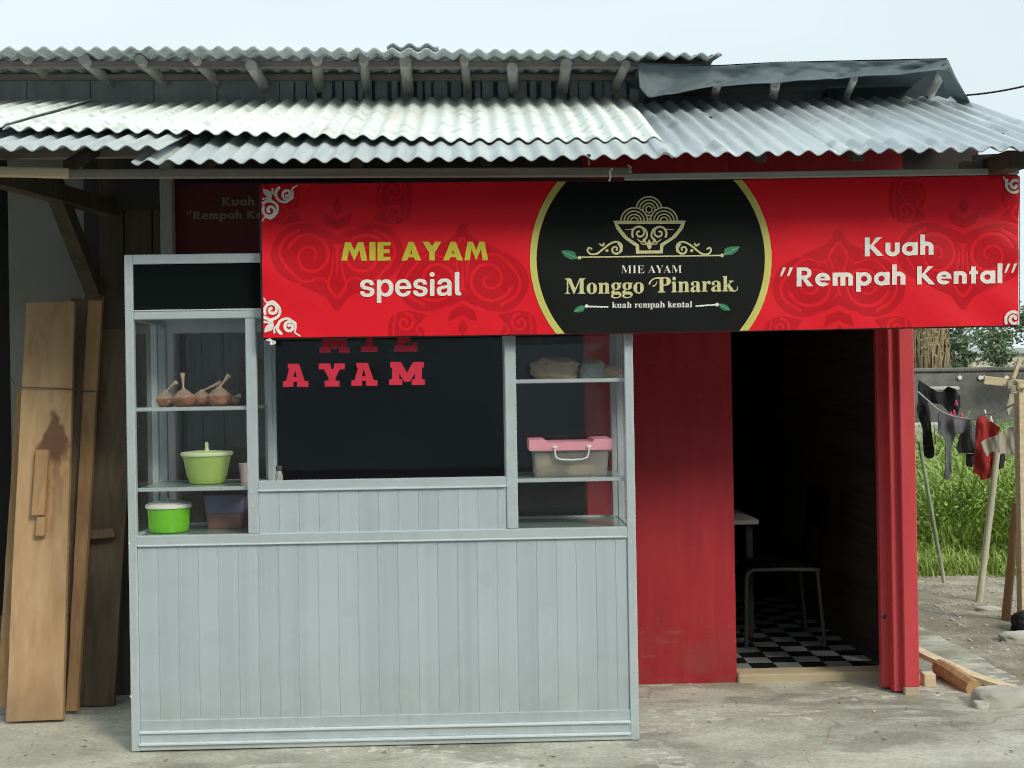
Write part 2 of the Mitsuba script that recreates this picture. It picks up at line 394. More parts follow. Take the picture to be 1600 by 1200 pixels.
mat('mat_dryleaf', wood_fn((0.24, 0.185, 0.10), (0.42, 0.34, 0.21), 9, 9, 9), 0.9)
mat('mat_clothblack', (0.014, 0.014, 0.016), 0.9)
mat('mat_clothgrey', (0.12, 0.125, 0.14), 0.9)
mat('mat_clothslate', (0.075, 0.08, 0.09), 0.9)
mat('mat_clothred', (0.30, 0.022, 0.022), 0.9)
mat('mat_net', (0.33, 0.30, 0.24), 0.8)
mat('mat_pegpink', (0.70, 0.04, 0.20), 0.4)
mat('mat_rope', (0.42, 0.43, 0.44), 0.8)
mat('mat_wire', (0.03, 0.03, 0.035), 0.6)
scene['mat_glass'] = {'type': 'thindielectric', 'int_ior': 1.5}
scene['mat_shelfglass'] = {'type': 'twosided', 'bsdf': {'type': 'principled', 'base_color': rgb(0.16, 0.22, 0.20), 'roughness': 0.15}}
scene['mat_boxplastic'] = {'type': 'principledthin', 'base_color': rgb(0.86, 0.84, 0.84), 'roughness': 0.25, 'spec_trans': 0.55, 'diff_trans': 1.2, 'eta': 1.3}
scene['mat_clearbag'] = {'type': 'principledthin', 'base_color': rgb(0.66, 0.50, 0.38), 'roughness': 0.25, 'spec_trans': 0.35, 'diff_trans': 0.7, 'eta': 1.3}
rng = np.random.default_rng(7)
WALL, CART, CB, BAN = 5.95, 5.0, 5.45, 4.93      # distances: shop wall, cart front, cart back, banner
# ------------------------------------------------------------------ ground
def grid(x0, x1, y0, y1, nx, ny, zf):
    xs, ys = np.linspace(x0, x1, nx), np.linspace(y0, y1, ny); gx, gy = np.meshgrid(xs, ys)
    V = np.stack([gx, gy, zf(gx, gy)], -1).reshape(-1, 3); i = np.arange(nx * ny).reshape(ny, nx)
    a, b, c, d = i[:-1, :-1].ravel(), i[:-1, 1:].ravel(), i[1:, 1:].ravel(), i[1:, :-1].ravel()
    return tm(V, np.vstack([np.stack([a, b, c], 1), np.stack([a, c, d], 1)]))


def dirt_z(x, y):
    p = np.stack([x, y, x * 0], -1)
    near = np.exp(-((x - 4) / 9) ** 2 - ((y - 8) / 9) ** 2)
    return -0.045 + near * (0.06 * (meshkit.fbm(p * 1.2, 4, 3) - 0.5) + 0.02 * (meshkit.fbm(p * 6, 3, 9) - 0.5))


far = grid(-260, 260, -220, 300, 60, 60, lambda x, y: np.where((x > -8) & (x < 14) & (y > -4) & (y < 22), -0.35, -0.06))
structure('ground', [far, grid(-12, 16, -8, 26, 260, 300, dirt_z)], 'mat_dirt', smooth=True)
structure('road', grid(-120, 120, -12.5, 2.6, 40, 8, lambda x, y: x * 0 + 0.02), 'mat_asphalt', smooth=True)  # unseen asphalt in front, added to darken the light bounced upward
APR = X(1545, 1040, 6.24)


def apron_mesh():
    nx, ny = 160, 110
    def zf(x, y):
        p = np.stack([x, y, x * 0], -1)
        return 0.006 * (meshkit.fbm(p * 1.7, 4, 1) - 0.5) + 0.002 * (meshkit.fbm(p * 9, 3, 2) - 0.5)
    m = grid(-6.2, APR, 3.6, 9.0, nx, ny, zf); v = np.array(m.vertices)
    edge = (meshkit.fbm(np.stack([v[:, 1] * 3, v[:, 1] * 0, v[:, 1] * 0], -1), 4, 4) - 0.5) * 0.05
    v[:, 0] += edge * np.clip((v[:, 0] - 1.5) / (APR - 1.5), 0, 1)
    i = np.arange(nx * ny).reshape(ny, nx); loop = np.concatenate([i[0, :], i[1:, -1], i[-1, -2::-1], i[-2:0:-1, 0]])
    low = v[loop] - [0, 0, 0.16]; k = len(v) + np.arange(len(loop)); n = len(loop); f = [np.array(m.faces)]
    for a in range(n):
        b = (a + 1) % n; f.append([[loop[a], k[a], k[b]], [loop[a], k[b], loop[b]]])
    return tm(np.vstack([v, low]), np.vstack(f))


structure('pavement', apron_mesh(), 'mat_concrete', smooth=40)
# ------------------------------------------------------------------ shop building
shop = thing('noodle_shop', 'single storey noodle shop with dark red front wall, open doorway and corrugated sheet roofs', 'building')
xl, xr = X(185, 700, WALL), X(1412, 700, WALL)
xd0, xd1 = X(1147, 800, WALL), X(1377, 800, WALL)
xo = X(915, 640, WALL); FL = Z(1280, 1051, WALL - 0.01)
BACK, TOP = 9.6, 2.72
part(shop, 'lintel', bx(xr + 0.052, X(1542, 250, WALL), WALL + 0.1, WALL + 0.14, 2.36, 2.7), 'mat_room')  # panel closing the sky gap, coloured near black to stand for shade
part(shop, 'lintel', bx(xl, xo - 0.002, WALL + 0.003, WALL + 0.08, 2.3, TOP), 'mat_darkbeam')
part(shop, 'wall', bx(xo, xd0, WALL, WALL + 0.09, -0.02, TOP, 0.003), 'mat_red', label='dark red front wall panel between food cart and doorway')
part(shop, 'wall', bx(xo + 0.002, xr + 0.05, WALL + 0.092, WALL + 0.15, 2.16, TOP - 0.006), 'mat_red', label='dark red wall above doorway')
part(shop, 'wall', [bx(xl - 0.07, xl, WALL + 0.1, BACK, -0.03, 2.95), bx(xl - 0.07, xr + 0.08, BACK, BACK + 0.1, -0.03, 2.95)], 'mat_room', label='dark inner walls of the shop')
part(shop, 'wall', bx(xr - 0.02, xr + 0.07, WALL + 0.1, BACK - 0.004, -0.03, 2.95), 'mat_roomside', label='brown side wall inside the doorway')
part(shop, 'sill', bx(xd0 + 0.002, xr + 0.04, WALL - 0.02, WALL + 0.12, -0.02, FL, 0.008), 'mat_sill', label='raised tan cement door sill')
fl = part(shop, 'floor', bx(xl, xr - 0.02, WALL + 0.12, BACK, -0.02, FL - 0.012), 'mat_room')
ts = 0.125
for iy in range(16):
    for ix in range(10):
        x0, y0 = xd0 - 0.02 + (ix - 2) * ts, WALL + 0.123 + iy * ts
        if x0 + ts > xr - 0.02: continue
        part(fl, 'tile', bx(x0 + 0.001, x0 + ts - 0.001, y0 + 0.001, y0 + ts - 0.001, FL - 0.013, FL - 0.004, 0.0008), 'mat_tilelight' if (ix + iy) % 2 == 0 else 'mat_tiledark')
# door frame: jamb strip, recess, second strip, then the pillar
xp0, xp1 = X(1409, 800, 5.63), X(1432.5, 800, 5.63)
xs2, xs1 = X(1392, 800, 5.665), X(1374, 800, 5.73)
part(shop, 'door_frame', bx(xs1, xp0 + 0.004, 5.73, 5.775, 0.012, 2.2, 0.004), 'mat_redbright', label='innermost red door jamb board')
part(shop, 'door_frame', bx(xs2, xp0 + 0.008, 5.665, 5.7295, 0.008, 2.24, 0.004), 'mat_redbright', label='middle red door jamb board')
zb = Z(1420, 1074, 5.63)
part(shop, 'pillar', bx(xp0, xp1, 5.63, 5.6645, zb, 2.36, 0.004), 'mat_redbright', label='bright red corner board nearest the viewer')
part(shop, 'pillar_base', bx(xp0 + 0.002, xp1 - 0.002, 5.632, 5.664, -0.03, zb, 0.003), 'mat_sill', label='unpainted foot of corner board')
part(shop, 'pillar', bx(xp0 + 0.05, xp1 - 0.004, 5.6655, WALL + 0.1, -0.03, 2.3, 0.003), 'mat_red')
part(shop, 'bolt', tube([P(1142, 653, WALL - 0.012), P(1142, 653, WALL + 0.01)], 0.006, 8), 'mat_steel')
part(shop, 'hole', tube([P(1381, 963, 5.729), P(1381, 963, 5.735)], 0.013, 12), 'mat_darkbeam')
# plank wall left of the opening, behind the cart
edges = [xl - 0.08]
while edges[-1] < X(396, 600, WALL): edges.append(edges[-1] + rng.uniform(0.085, 0.14))
for a, b in zip(edges[:-1], edges[1:]):
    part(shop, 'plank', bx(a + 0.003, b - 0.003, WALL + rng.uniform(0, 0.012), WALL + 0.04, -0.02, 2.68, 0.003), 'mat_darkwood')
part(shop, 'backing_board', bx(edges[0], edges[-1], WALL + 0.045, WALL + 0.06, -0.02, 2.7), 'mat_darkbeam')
# upper wall of slats between the two roofs
a = -2.45
while a < X(990, 150, WALL):
    w = rng.uniform(0.028, 0.07) if a > X(345, 150, WALL) else 0.3
    part(shop, 'slat', bx(a, a + w - 0.004, WALL + 0.03 + rng.uniform(0, 0.01), WALL + 0.05, 2.62, 2.95, 0.002), 'mat_clerestory')
    a += w + (rng.uniform(0.0, 0.022) if w < 0.2 else 0.0)
part(shop, 'backing_board', bx(-2.5, X(1010, 170, WALL), WALL + 0.06, WALL + 0.08, 2.62, 2.93), 'mat_void')
RZ = 2.935
part(shop, 'roof_deck', bx(-3.4, X(1440, 110, 5.95), WALL + 0.18, BACK + 0.5, 2.935, 2.95), 'mat_darkbeam')


def roof_z(y): return 2.272 + (y - 4.59) * 0.371


def corr(x0, x1, y0, z0, y1, z1, pitch=0.076, amp=0.0095, th=0.004, ny=26, wob=0.0, seed=0, twist=0.0):
    """A corrugated sheet whose waves run from (y0, z0) to (y1, z1)."""
    nx = int(round((x1 - x0) / pitch * 12)) + 1
    xs = np.linspace(x0, x1, nx); ts_ = np.linspace(0, 1, ny)
    gx, gt = np.meshgrid(xs, ts_); w = amp * np.cos(2 * np.pi * gx / pitch)
    L = math.hypot(y1 - y0, z1 - z0); nrm = np.array([0, -(z1 - z0) / L, (y1 - y0) / L])
    base = np.stack([gx, y0 + (y1 - y0) * gt, z0 + (z1 - z0) * gt + twist * (1 - gt) * (gx - x0) / (x1 - x0)], -1)
    if wob:
        q = np.stack([gx * 1.3, gt * 2, gx * 0], -1); base[..., 2] += wob * (meshkit.fbm(q, 3, seed) - 0.5)
        base[..., 1] += (1 - gt) * wob * 1.2 * (meshkit.fbm(q[..., [1, 0, 2]] * [0, 2, 0], 3, seed + 3) - 0.5)
    top = (base + w[..., None] * nrm).reshape(-1, 3); bot = top - th * nrm
    i = np.arange(nx * ny).reshape(ny, nx); a_, b_, c_, d_ = i[:-1, :-1].ravel(), i[:-1, 1:].ravel(), i[1:, 1:].ravel(), i[1:, :-1].ravel()
    f = np.vstack([np.stack([a_, b_, c_], 1), np.stack([a_, c_, d_], 1)]); N = nx * ny
    loop = np.concatenate([i[0, :], i[1:, -1], i[-1, -2::-1], i[-2:0:-1, 0]]); q = np.roll(loop, -1)
    side = np.vstack([np.stack([loop, loop + N, q + N], 1), np.stack([loop, q + N, q], 1)])
    return tm(np.vstack([top, bot]), np.vstack([f, f[:, ::-1] + N, side]))


lower = part(shop, 'lower_roof', [bx(-3.3, X(1500, 250, 5.2), 5.12, 5.16, roof_z(5.12) - 0.075, roof_z(5.12) - 0.03), bx(-3.3, 2.2, 5.8, 5.84, roof_z(5.8) - 0.075, roof_z(5.8) - 0.03)], 'mat_greywood', label='wooden battens under the lower roof sheets')
xj = X(205, 250, 4.59); xz = X(1043, 245, 4.59)
xe = 2.29
part(lower, 'sheet', corr(-3.1, xj + 0.11, 4.59, roof_z(4.59) + 0.066, 5.4, roof_z(5.4) + 0.022, twist=-0.012, wob=0.01, seed=1), 'mat_greysheet', smooth=40, label='grey corrugated sheet at left, raised a little')
part(lower, 'sheet', corr(xj, xz + 0.02, 4.59, roof_z(4.59), 5.95, roof_z(5.95), wob=0.008, seed=2), 'mat_greysheet', smooth=40, label='grey corrugated sheet under the cream sheets')
part(lower, 'sheet', corr(xz - 0.03, (xz + xe) / 2 - 0.05, 4.588, roof_z(4.59) + 0.006, 5.955, roof_z(5.95) + 0.008, wob=0.006, seed=3), 'mat_zinc', smooth=40, label='shiny zinc corrugated sheet beside the cream sheets')
part(lower, 'sheet', corr((xz + xe) / 2 - 0.15, xe, 4.592, roof_z(4.59) + 0.011, 5.955, roof_z(5.95) + 0.012, wob=0.006, seed=4), 'mat_zinc', smooth=40, label='shiny zinc corrugated sheet at the right end')
xc = X(2, 206, 4.87)
part(lower, 'sheet', corr(-3.2, xc + 0.03, 4.875, roof_z(4.875) + 0.10, 5.96, roof_z(5.96) + 0.045, wob=0.008, seed=5), 'mat_cream', smooth=40, label='cream corrugated sheet at far left')
cuts = [xc, X(340, 215, 4.87), X(690, 222, 4.87), X(1036, 222, 4.87)]
for k in range(3):
    dz, tw = [(0.088, -0.028), (0.062, -0.036), (0.026, -0.008)][k]
    part(lower, 'sheet', corr(cuts[k], cuts[k + 1] + (0.04 if k < 2 else 0), 4.875 + 0.008 * k, roof_z(4.875) + dz, 5.96, roof_z(5.96) + 0.03, wob=0.012, seed=6 + k, twist=tw), 'mat_cream', smooth=40)
for px, py in ((1110, 186), (1566, 213), (920, 246), (390, 190), (125, 192)):
    ys = np.linspace(4.6, 5.94, 200); q = P(px, py, ys); q = q[np.argmin(np.abs(q[:, 2] - 0.006 - [roof_z(y) for y in ys]))]
    part(lower, 'nail', lathe([(0, 0.014), (0.007, 0.011), (0.009, 0.005), (0.003, 0.0), (0.004, -0.03)], q, 10), 'mat_wire')
# eave beam, braces
def at_beam(a, b, Y0, Y1, w, h, b_=0.004): return beam(P(*a, Y0), P(*b, Y1), w, h, b=b_)
part(shop, 'eave_beam', at_beam((-60, 267), (108, 271), 4.76, 4.76, 0.03, 0.037), 'mat_freshwood', label='pale new wood eave beam at far left')
part(shop, 'eave_beam', at_beam((104, 272), (985, 269), 4.775, 4.775, 0.03, 0.034), 'mat_greywood', label='weathered grey eave beam above the banner')
part(shop, 'bracket', beam(P(1588, 249, 4.72), P(1588, 249, 4.72) + [0.02, 1.2, 0.05], 0.075, 0.07), 'mat_darkwood', label='dark rafter end at the right corner of the roof')
part(shop, 'bracket', beam(P(1500, 262, 4.97), P(1580, 259, 4.97), 0.03, 0.05), 'mat_greywood')
part(shop, 'bracket', beam(P(1520, 251, 5.1), P(1562, 249, 5.1), 0.02, 0.045), 'mat_greywood')
for k, px in enumerate((120, 330, 560, 760, 1180, 1330)):
    q = P(px, 250, 4.9); part(shop, 'rafter', beam([q[0], 4.8, roof_z(4.8) - 0.05], [q[0], 5.95, roof_z(5.95) - 0.05], 0.045, 0.04), 'mat_darkwood')
# ---- upper roof
zu0, zu1 = Z(15, 70, 5.61), Z(1115, 74, 5.61)
xu1 = X(1121, 75, 5.61); xu0 = -2.9
upper = part(shop, 'upper_roof', [beam([xu0, 5.68, zu0 - .062], [xu1 - 0.02, 5.68, zu1 - .062], 0.03, 0.028), beam([xu0, 5.9, zu0 - .064], [xu1 - 0.03, 5.9, zu1 - .064], 0.03, 0.028)], 'mat_greywood', label='light battens under the upper roof sheets')
cu = [xu0, X(300, 66, 5.6), X(612, 66, 5.6), X(930, 66, 5.6), xu1]
for k in range(4):
    za = np.interp(cu[k], [xu0, xu1], [zu0, zu1]) - 0.024 + [0, 0.008, 0.005, 0.004][k]
    zb_ = np.interp(cu[k + 1], [xu0, xu1], [zu0, zu1]) - 0.024 + [0.004, 0, 0.004, 0.002][k]
    part(upper, 'sheet', corr(cu[k], cu[k + 1] + (0.05 if k < 3 else 0), 5.645, za - 0.008, BACK + 0.5, za - 0.04, wob=0.006, seed=20 + k, twist=zb_ - za, ny=6), 'mat_oldsheet', smooth=40)
    dr0, dr1 = [(0.026, 0.028), (0.028, 0.032), (0.034, 0.044), (0.046, 0.053)][k]
    part(upper, 'sheet', corr(cu[k] + 0.004, cu[k + 1] + (0.05 if k < 3 else 0), 5.50, za + 0.012 - dr0, 5.80, za - 0.003, seed=30 + k, twist=(zb_ - za) - (dr1 - dr0), ny=4, th=0.005), 'mat_oldsheet', smooth=40)
part(upper, 'sheet', corr(cu[2] - 0.02, cu[2] + 0.21, 5.56, zu0 - 0.034, 6.1, zu0 - 0.026, wob=0.004, seed=41), 'mat_oldsheet', smooth=40, label='short raised piece of corrugated sheet')
raf = [((38, 88), (81, 126)), ((130, 92), (172, 131)), ((218, 93), (258, 131)), ((303, 90), (340, 131)), ((392, 102), (414, 137)), ((495, 88), (498, 136)), ((568, 92), (573, 141)), ((633, 96), (638, 143)),
       ((725, 92), (731, 141)), ((800, 106), (803, 141)), ((885, 100), (879, 141)), ((978, 101), (960, 141)), ((1122, 128), (1117, 150)), ((1212, 130), (1206, 160)), ((1335, 122), (1320, 158)), ((1472, 112), (1448, 160))]
for k, (a, b) in enumerate(raf):
    r = 0.0205 + 0.007 * rng.random() - (0.004 if k > 11 else 0)
    p0, p1 = P(*a, 5.62), P(*b, 5.99)
    part(shop, 'rafter', tube([p0, p0 * 0.67 + p1 * 0.33, p0 * 0.33 + p1 * 0.67 + [0, 0, 0.004], p1], [r, r * 0.97, r, r * 1.02], 12), 'mat_bamboo', smooth=50)
gb = lambda pts: Polygon([P(x, y, WALL)[[0, 2]] for x, y in pts])
part(shop, 'void_board', solid(gb([(1000, 172), (1000, 104), (1300, 101), (1300, 200)]), WALL + 0.155, WALL + 0.175), 'mat_void')  # board coloured to stand in for the hazy void under the tarpaulin
part(shop, 'void_board', solid(gb([(1300.5, 200), (1300.5, 101), (1483, 99), (1517, 187), (1505, 200)]), WALL + 0.088, WALL + 0.098), 'mat_voidshade')  # sunlit end of the void, painted darker so it reads as shade


# ------------------------------------------------------------------ tarpaulin over the roof end
def sheet_surface(fn, nu, nv, th):
    u, v = np.meshgrid(np.linspace(0, 1, nu), np.linspace(0, 1, nv)); V = fn(u, v).reshape(-1, 3)
    i = np.arange(nu * nv).reshape(nv, nu); a_, b_, c_, d_ = i[:-1, :-1].ravel(), i[:-1, 1:].ravel(), i[1:, 1:].ravel(), i[1:, :-1].ravel()
    f = np.vstack([np.stack([a_, b_, c_], 1), np.stack([a_, c_, d_], 1)]); m = tm(V, f)
    n = np.zeros_like(V); fn_ = np.cross(V[f[:, 1]] - V[f[:, 0]], V[f[:, 2]] - V[f[:, 0]])
    for k in range(3): np.add.at(n, f[:, k], fn_)
    n /= np.linalg.norm(n, axis=1, keepdims=True) + 1e-12; N = len(V)
    loop = np.concatenate([i[0, :], i[1:, -1], i[-1, -2::-1], i[-2:0:-1, 0]]); q = np.roll(loop, -1)
    side = np.vstack([np.stack([loop, loop + N, q + N], 1), np.stack([loop, q + N, q], 1)])
    return tm(np.vstack([V, V - n * th]), np.vstack([f, f[:, ::-1] + N, side]))


def tarp_front(u, v):
    px = 998 + u * 484
    top = np.interp(px, [998, 1080, 1125, 1212, 1300, 1400, 1482], [99, 102, 103, 98, 97, 95, 92])
    bot = np.interp(px, [998, 1012, 1060, 1112, 1140, 1210, 1300, 1380, 1482], [138, 153, 148, 136, 136, 132, 124, 120, 111])
    py = top + (bot - top) * v
    p = P(px, py, 5.57)
    q = np.stack([u * 9, v * 1.6, u * 0], -1)
    fold = 0.05 * (meshkit.fbm(q, 3, 11) - 0.5) + 0.03 * np.abs(np.sin(u * 16 + v * 2.4)) * v
    p[..., 1] -= fold - 0.02 * np.sin(v * np.pi)
    return p


def tarp_top(u, v):
    px = 1000 + u * 480; p = P(px, np.interp(px, [1000, 1120, 1212, 1482], [100, 103, 98, 92]), 5.575)
    p[..., 1] += v * 3.6; p[..., 2] += 0.004 - 0.10 * v + 0.02 * (meshkit.fbm(np.stack([u * 8, v * 5, u * 0], -1), 3, 4) - 0.5) * v
    return p


def tarp_side(u, v):
    a = P(1481 + 47 * v, 92.5 + 100 * v + 6 * np.sin(v * 9) * v, 5.56 + 0.26 * v); b = P(1462 + 47 * v + 3 * np.sin(v * 12), 112 + 76 * v, 5.57 + 0.4 * v)
    p = a * (1 - u)[..., None] + b * u[..., None]
    p[..., 1] -= 0.05 * np.sin(u * np.pi) * (0.4 + v); return p


tarp = thing('tarpaulin', 'blue grey tarpaulin draped over the right end of the upper roof', 'tarpaulin')
part(tarp, 'front_flap', sheet_surface(tarp_front, 120, 24, 0.003), 'mat_tarp', smooth=True)
part(tarp, 'top_sheet', sheet_surface(tarp_top, 40, 30, 0.003), 'mat_tarp', smooth=True)
part(tarp, 'side_flap', sheet_surface(tarp_side, 16, 40, 0.003), 'mat_tarp', smooth=True)
cab = np.linspace(0, 1, 14); c0, c1 = P(1485, 150, 7.5), P(1640, 124, 7.0)
whole('overhead_cable', tube(c0 * (1 - cab)[:, None] + c1 * cab[:, None] - np.array([0, 0, 0.05]) * (cab * (1 - cab) * 4)[:, None] * 0.4, 0.006, 6), 'mat_wire', 'thin dark cable running up to the right from the roof end', 'cable')
# ------------------------------------------------------------------ timber shed on the left
shed = thing('timber_shed', 'shaded timber store bay with pale wall and dark brace left of the food cart', 'shed')
part(shed, 'wall', bx(X(15, 500, 6.3), X(136, 500, 6.3), 6.3, 6.38, -0.02, 2.9), 'mat_shedwall', label='pale grey wall in shade')
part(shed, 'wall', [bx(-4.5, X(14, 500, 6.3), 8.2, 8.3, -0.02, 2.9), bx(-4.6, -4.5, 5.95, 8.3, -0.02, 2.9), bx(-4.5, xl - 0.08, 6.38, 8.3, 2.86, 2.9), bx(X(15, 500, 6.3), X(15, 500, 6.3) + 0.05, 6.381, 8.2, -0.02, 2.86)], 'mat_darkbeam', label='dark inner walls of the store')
part(shed, 'post', bx(X(131, 400, 6.05), X(186, 400, 6.05), 6.05, 6.16, -0.02, 2.7, 0.005), 'mat_darkbeam')
part(shed, 'post', bx(X(250, 340, 5.8), X(269, 340, 5.8), 5.8, 5.86, -0.02, 2.6, 0.004), 'mat_greyplastic', label='pale grey post rising behind the cart')
part(shed, 'brace', beam(P(82, 285, 5.5), P(160, 485, 6.02), 0.07, 0.075), 'mat_darkwood')
part(shed, 'beam', beam(P(-20, 272, 5.0), P(180, 327, 6.0), 0.07, 0.075), 'mat_darkwood')
# ------------------------------------------------------------------ planks
def plank(c0, c1, w0, w1, th, curve_=0.0, notch=None, n=20):
    """A sawn board standing from foot c0 to head c1 (front face centres)."""
    c0, c1 = np.asarray(c0, float), np.asarray(c1, float); a = unit(c1 - c0); s = unit(np.array([1, 0, 0]) - a * a[0]); nn = np.cross(s, a)
    V = []
    for i in range(n + 1):
        t = i / n; w = w0 + (w1 - w0) * t; c = c0 + (c1 - c0) * t + nn * curve_ * math.sin(t * math.pi)
        j = [0.003 * (rng.random() - 0.5) for _ in range(2)]
        for sx, d in ((-1, 0), (1, 0), (1, 1), (-1, 1)):
            V.append(c + s * sx * (w / 2 + j[(sx + 1) // 2]) - nn * (th if d else 0))
    V = np.array(V); Fc = []
    for i in range(n):
        for j in range(4):
            p, q = i * 4 + j, i * 4 + (j + 1) % 4; Fc += [[p, q, q + 4], [p, q + 4, p + 4]]
    Fc += [[0, 2, 1], [0, 3, 2], [n * 4, n * 4 + 1, n * 4 + 2], [n * 4, n * 4 + 2, n * 4 + 3]]
    m = tm(V, Fc); m.fix_normals(); return m


def stand(name, foot, head, wf, wh, Yf, Yh, th, m, label, **kw):
    """foot, head: photograph points of the middle of the ends; widths in photograph units."""
    return whole(name, plank(P(*foot, Yf), P(*head, Yh), wf / F * Yf, wh / F * Yh, th, **kw), m, label, 'plank', group='planks leaning in the timber store')


A = thing('wooden_plank', 'wide pale plank with a dark brown stain, frontmost of the leaning planks', 'plank', 'planks leaning in the timber store')
part(A, 'board', plank(P(54, 1126, 5.47), P(79, 472, 5.86), 87 / F * 5.47, 74 / F * 5.86, 0.028, curve_=0.01), 'mat_stained')
part(A, 'batten', beam(P(60, 806, 5.612), P(67, 703, 5.672), 0.058, 0.024, up=(0, 1, 0)), 'mat_wood', label='small stick nailed to the plank')
part(A, 'batten', beam(P(63, 838, 5.597), P(66, 808, 5.614), 0.042, 0.022, up=(0, 1, 0)), 'mat_wood', label='short wood scrap nailed below the stick')
stand('wooden_plank', (103, 1104), (127, 466), 20, 32, 5.66, 5.95, 0.02, 'mat_brownplank', 'shaded face of a plank as its own brown board behind the right edge of the stained plank')  # one board split in two; its shaded face is put into darker colour
stand('wooden_plank', (112, 1111), (149, 462), 17, 22, 5.6, 5.93, 0.03, 'mat_wood', 'lit edge of the brown plank as its own narrow light board right of the stained plank')  # lit edge of the same board, its brightness put into the colour
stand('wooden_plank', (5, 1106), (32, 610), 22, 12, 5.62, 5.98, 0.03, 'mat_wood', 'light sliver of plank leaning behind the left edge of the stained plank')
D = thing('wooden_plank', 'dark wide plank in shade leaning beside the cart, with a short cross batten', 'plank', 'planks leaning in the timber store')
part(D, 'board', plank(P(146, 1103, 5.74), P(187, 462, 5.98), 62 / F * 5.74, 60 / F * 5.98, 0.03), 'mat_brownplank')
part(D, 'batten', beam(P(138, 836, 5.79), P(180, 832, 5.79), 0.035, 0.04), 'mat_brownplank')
whole('tie_wire', tube(np.array([P(16, 590, 5.92), P(24, 601, 5.8), P(34, 605, 5.756), P(75, 606, 5.754), P(113, 608, 5.762), P(125, 611, 5.835), P(154, 612, 5.85), P(160, 613, 5.9)]), 0.0028, 6), 'mat_strap', 'thin dark wire tied round the leaning planks', 'wire')
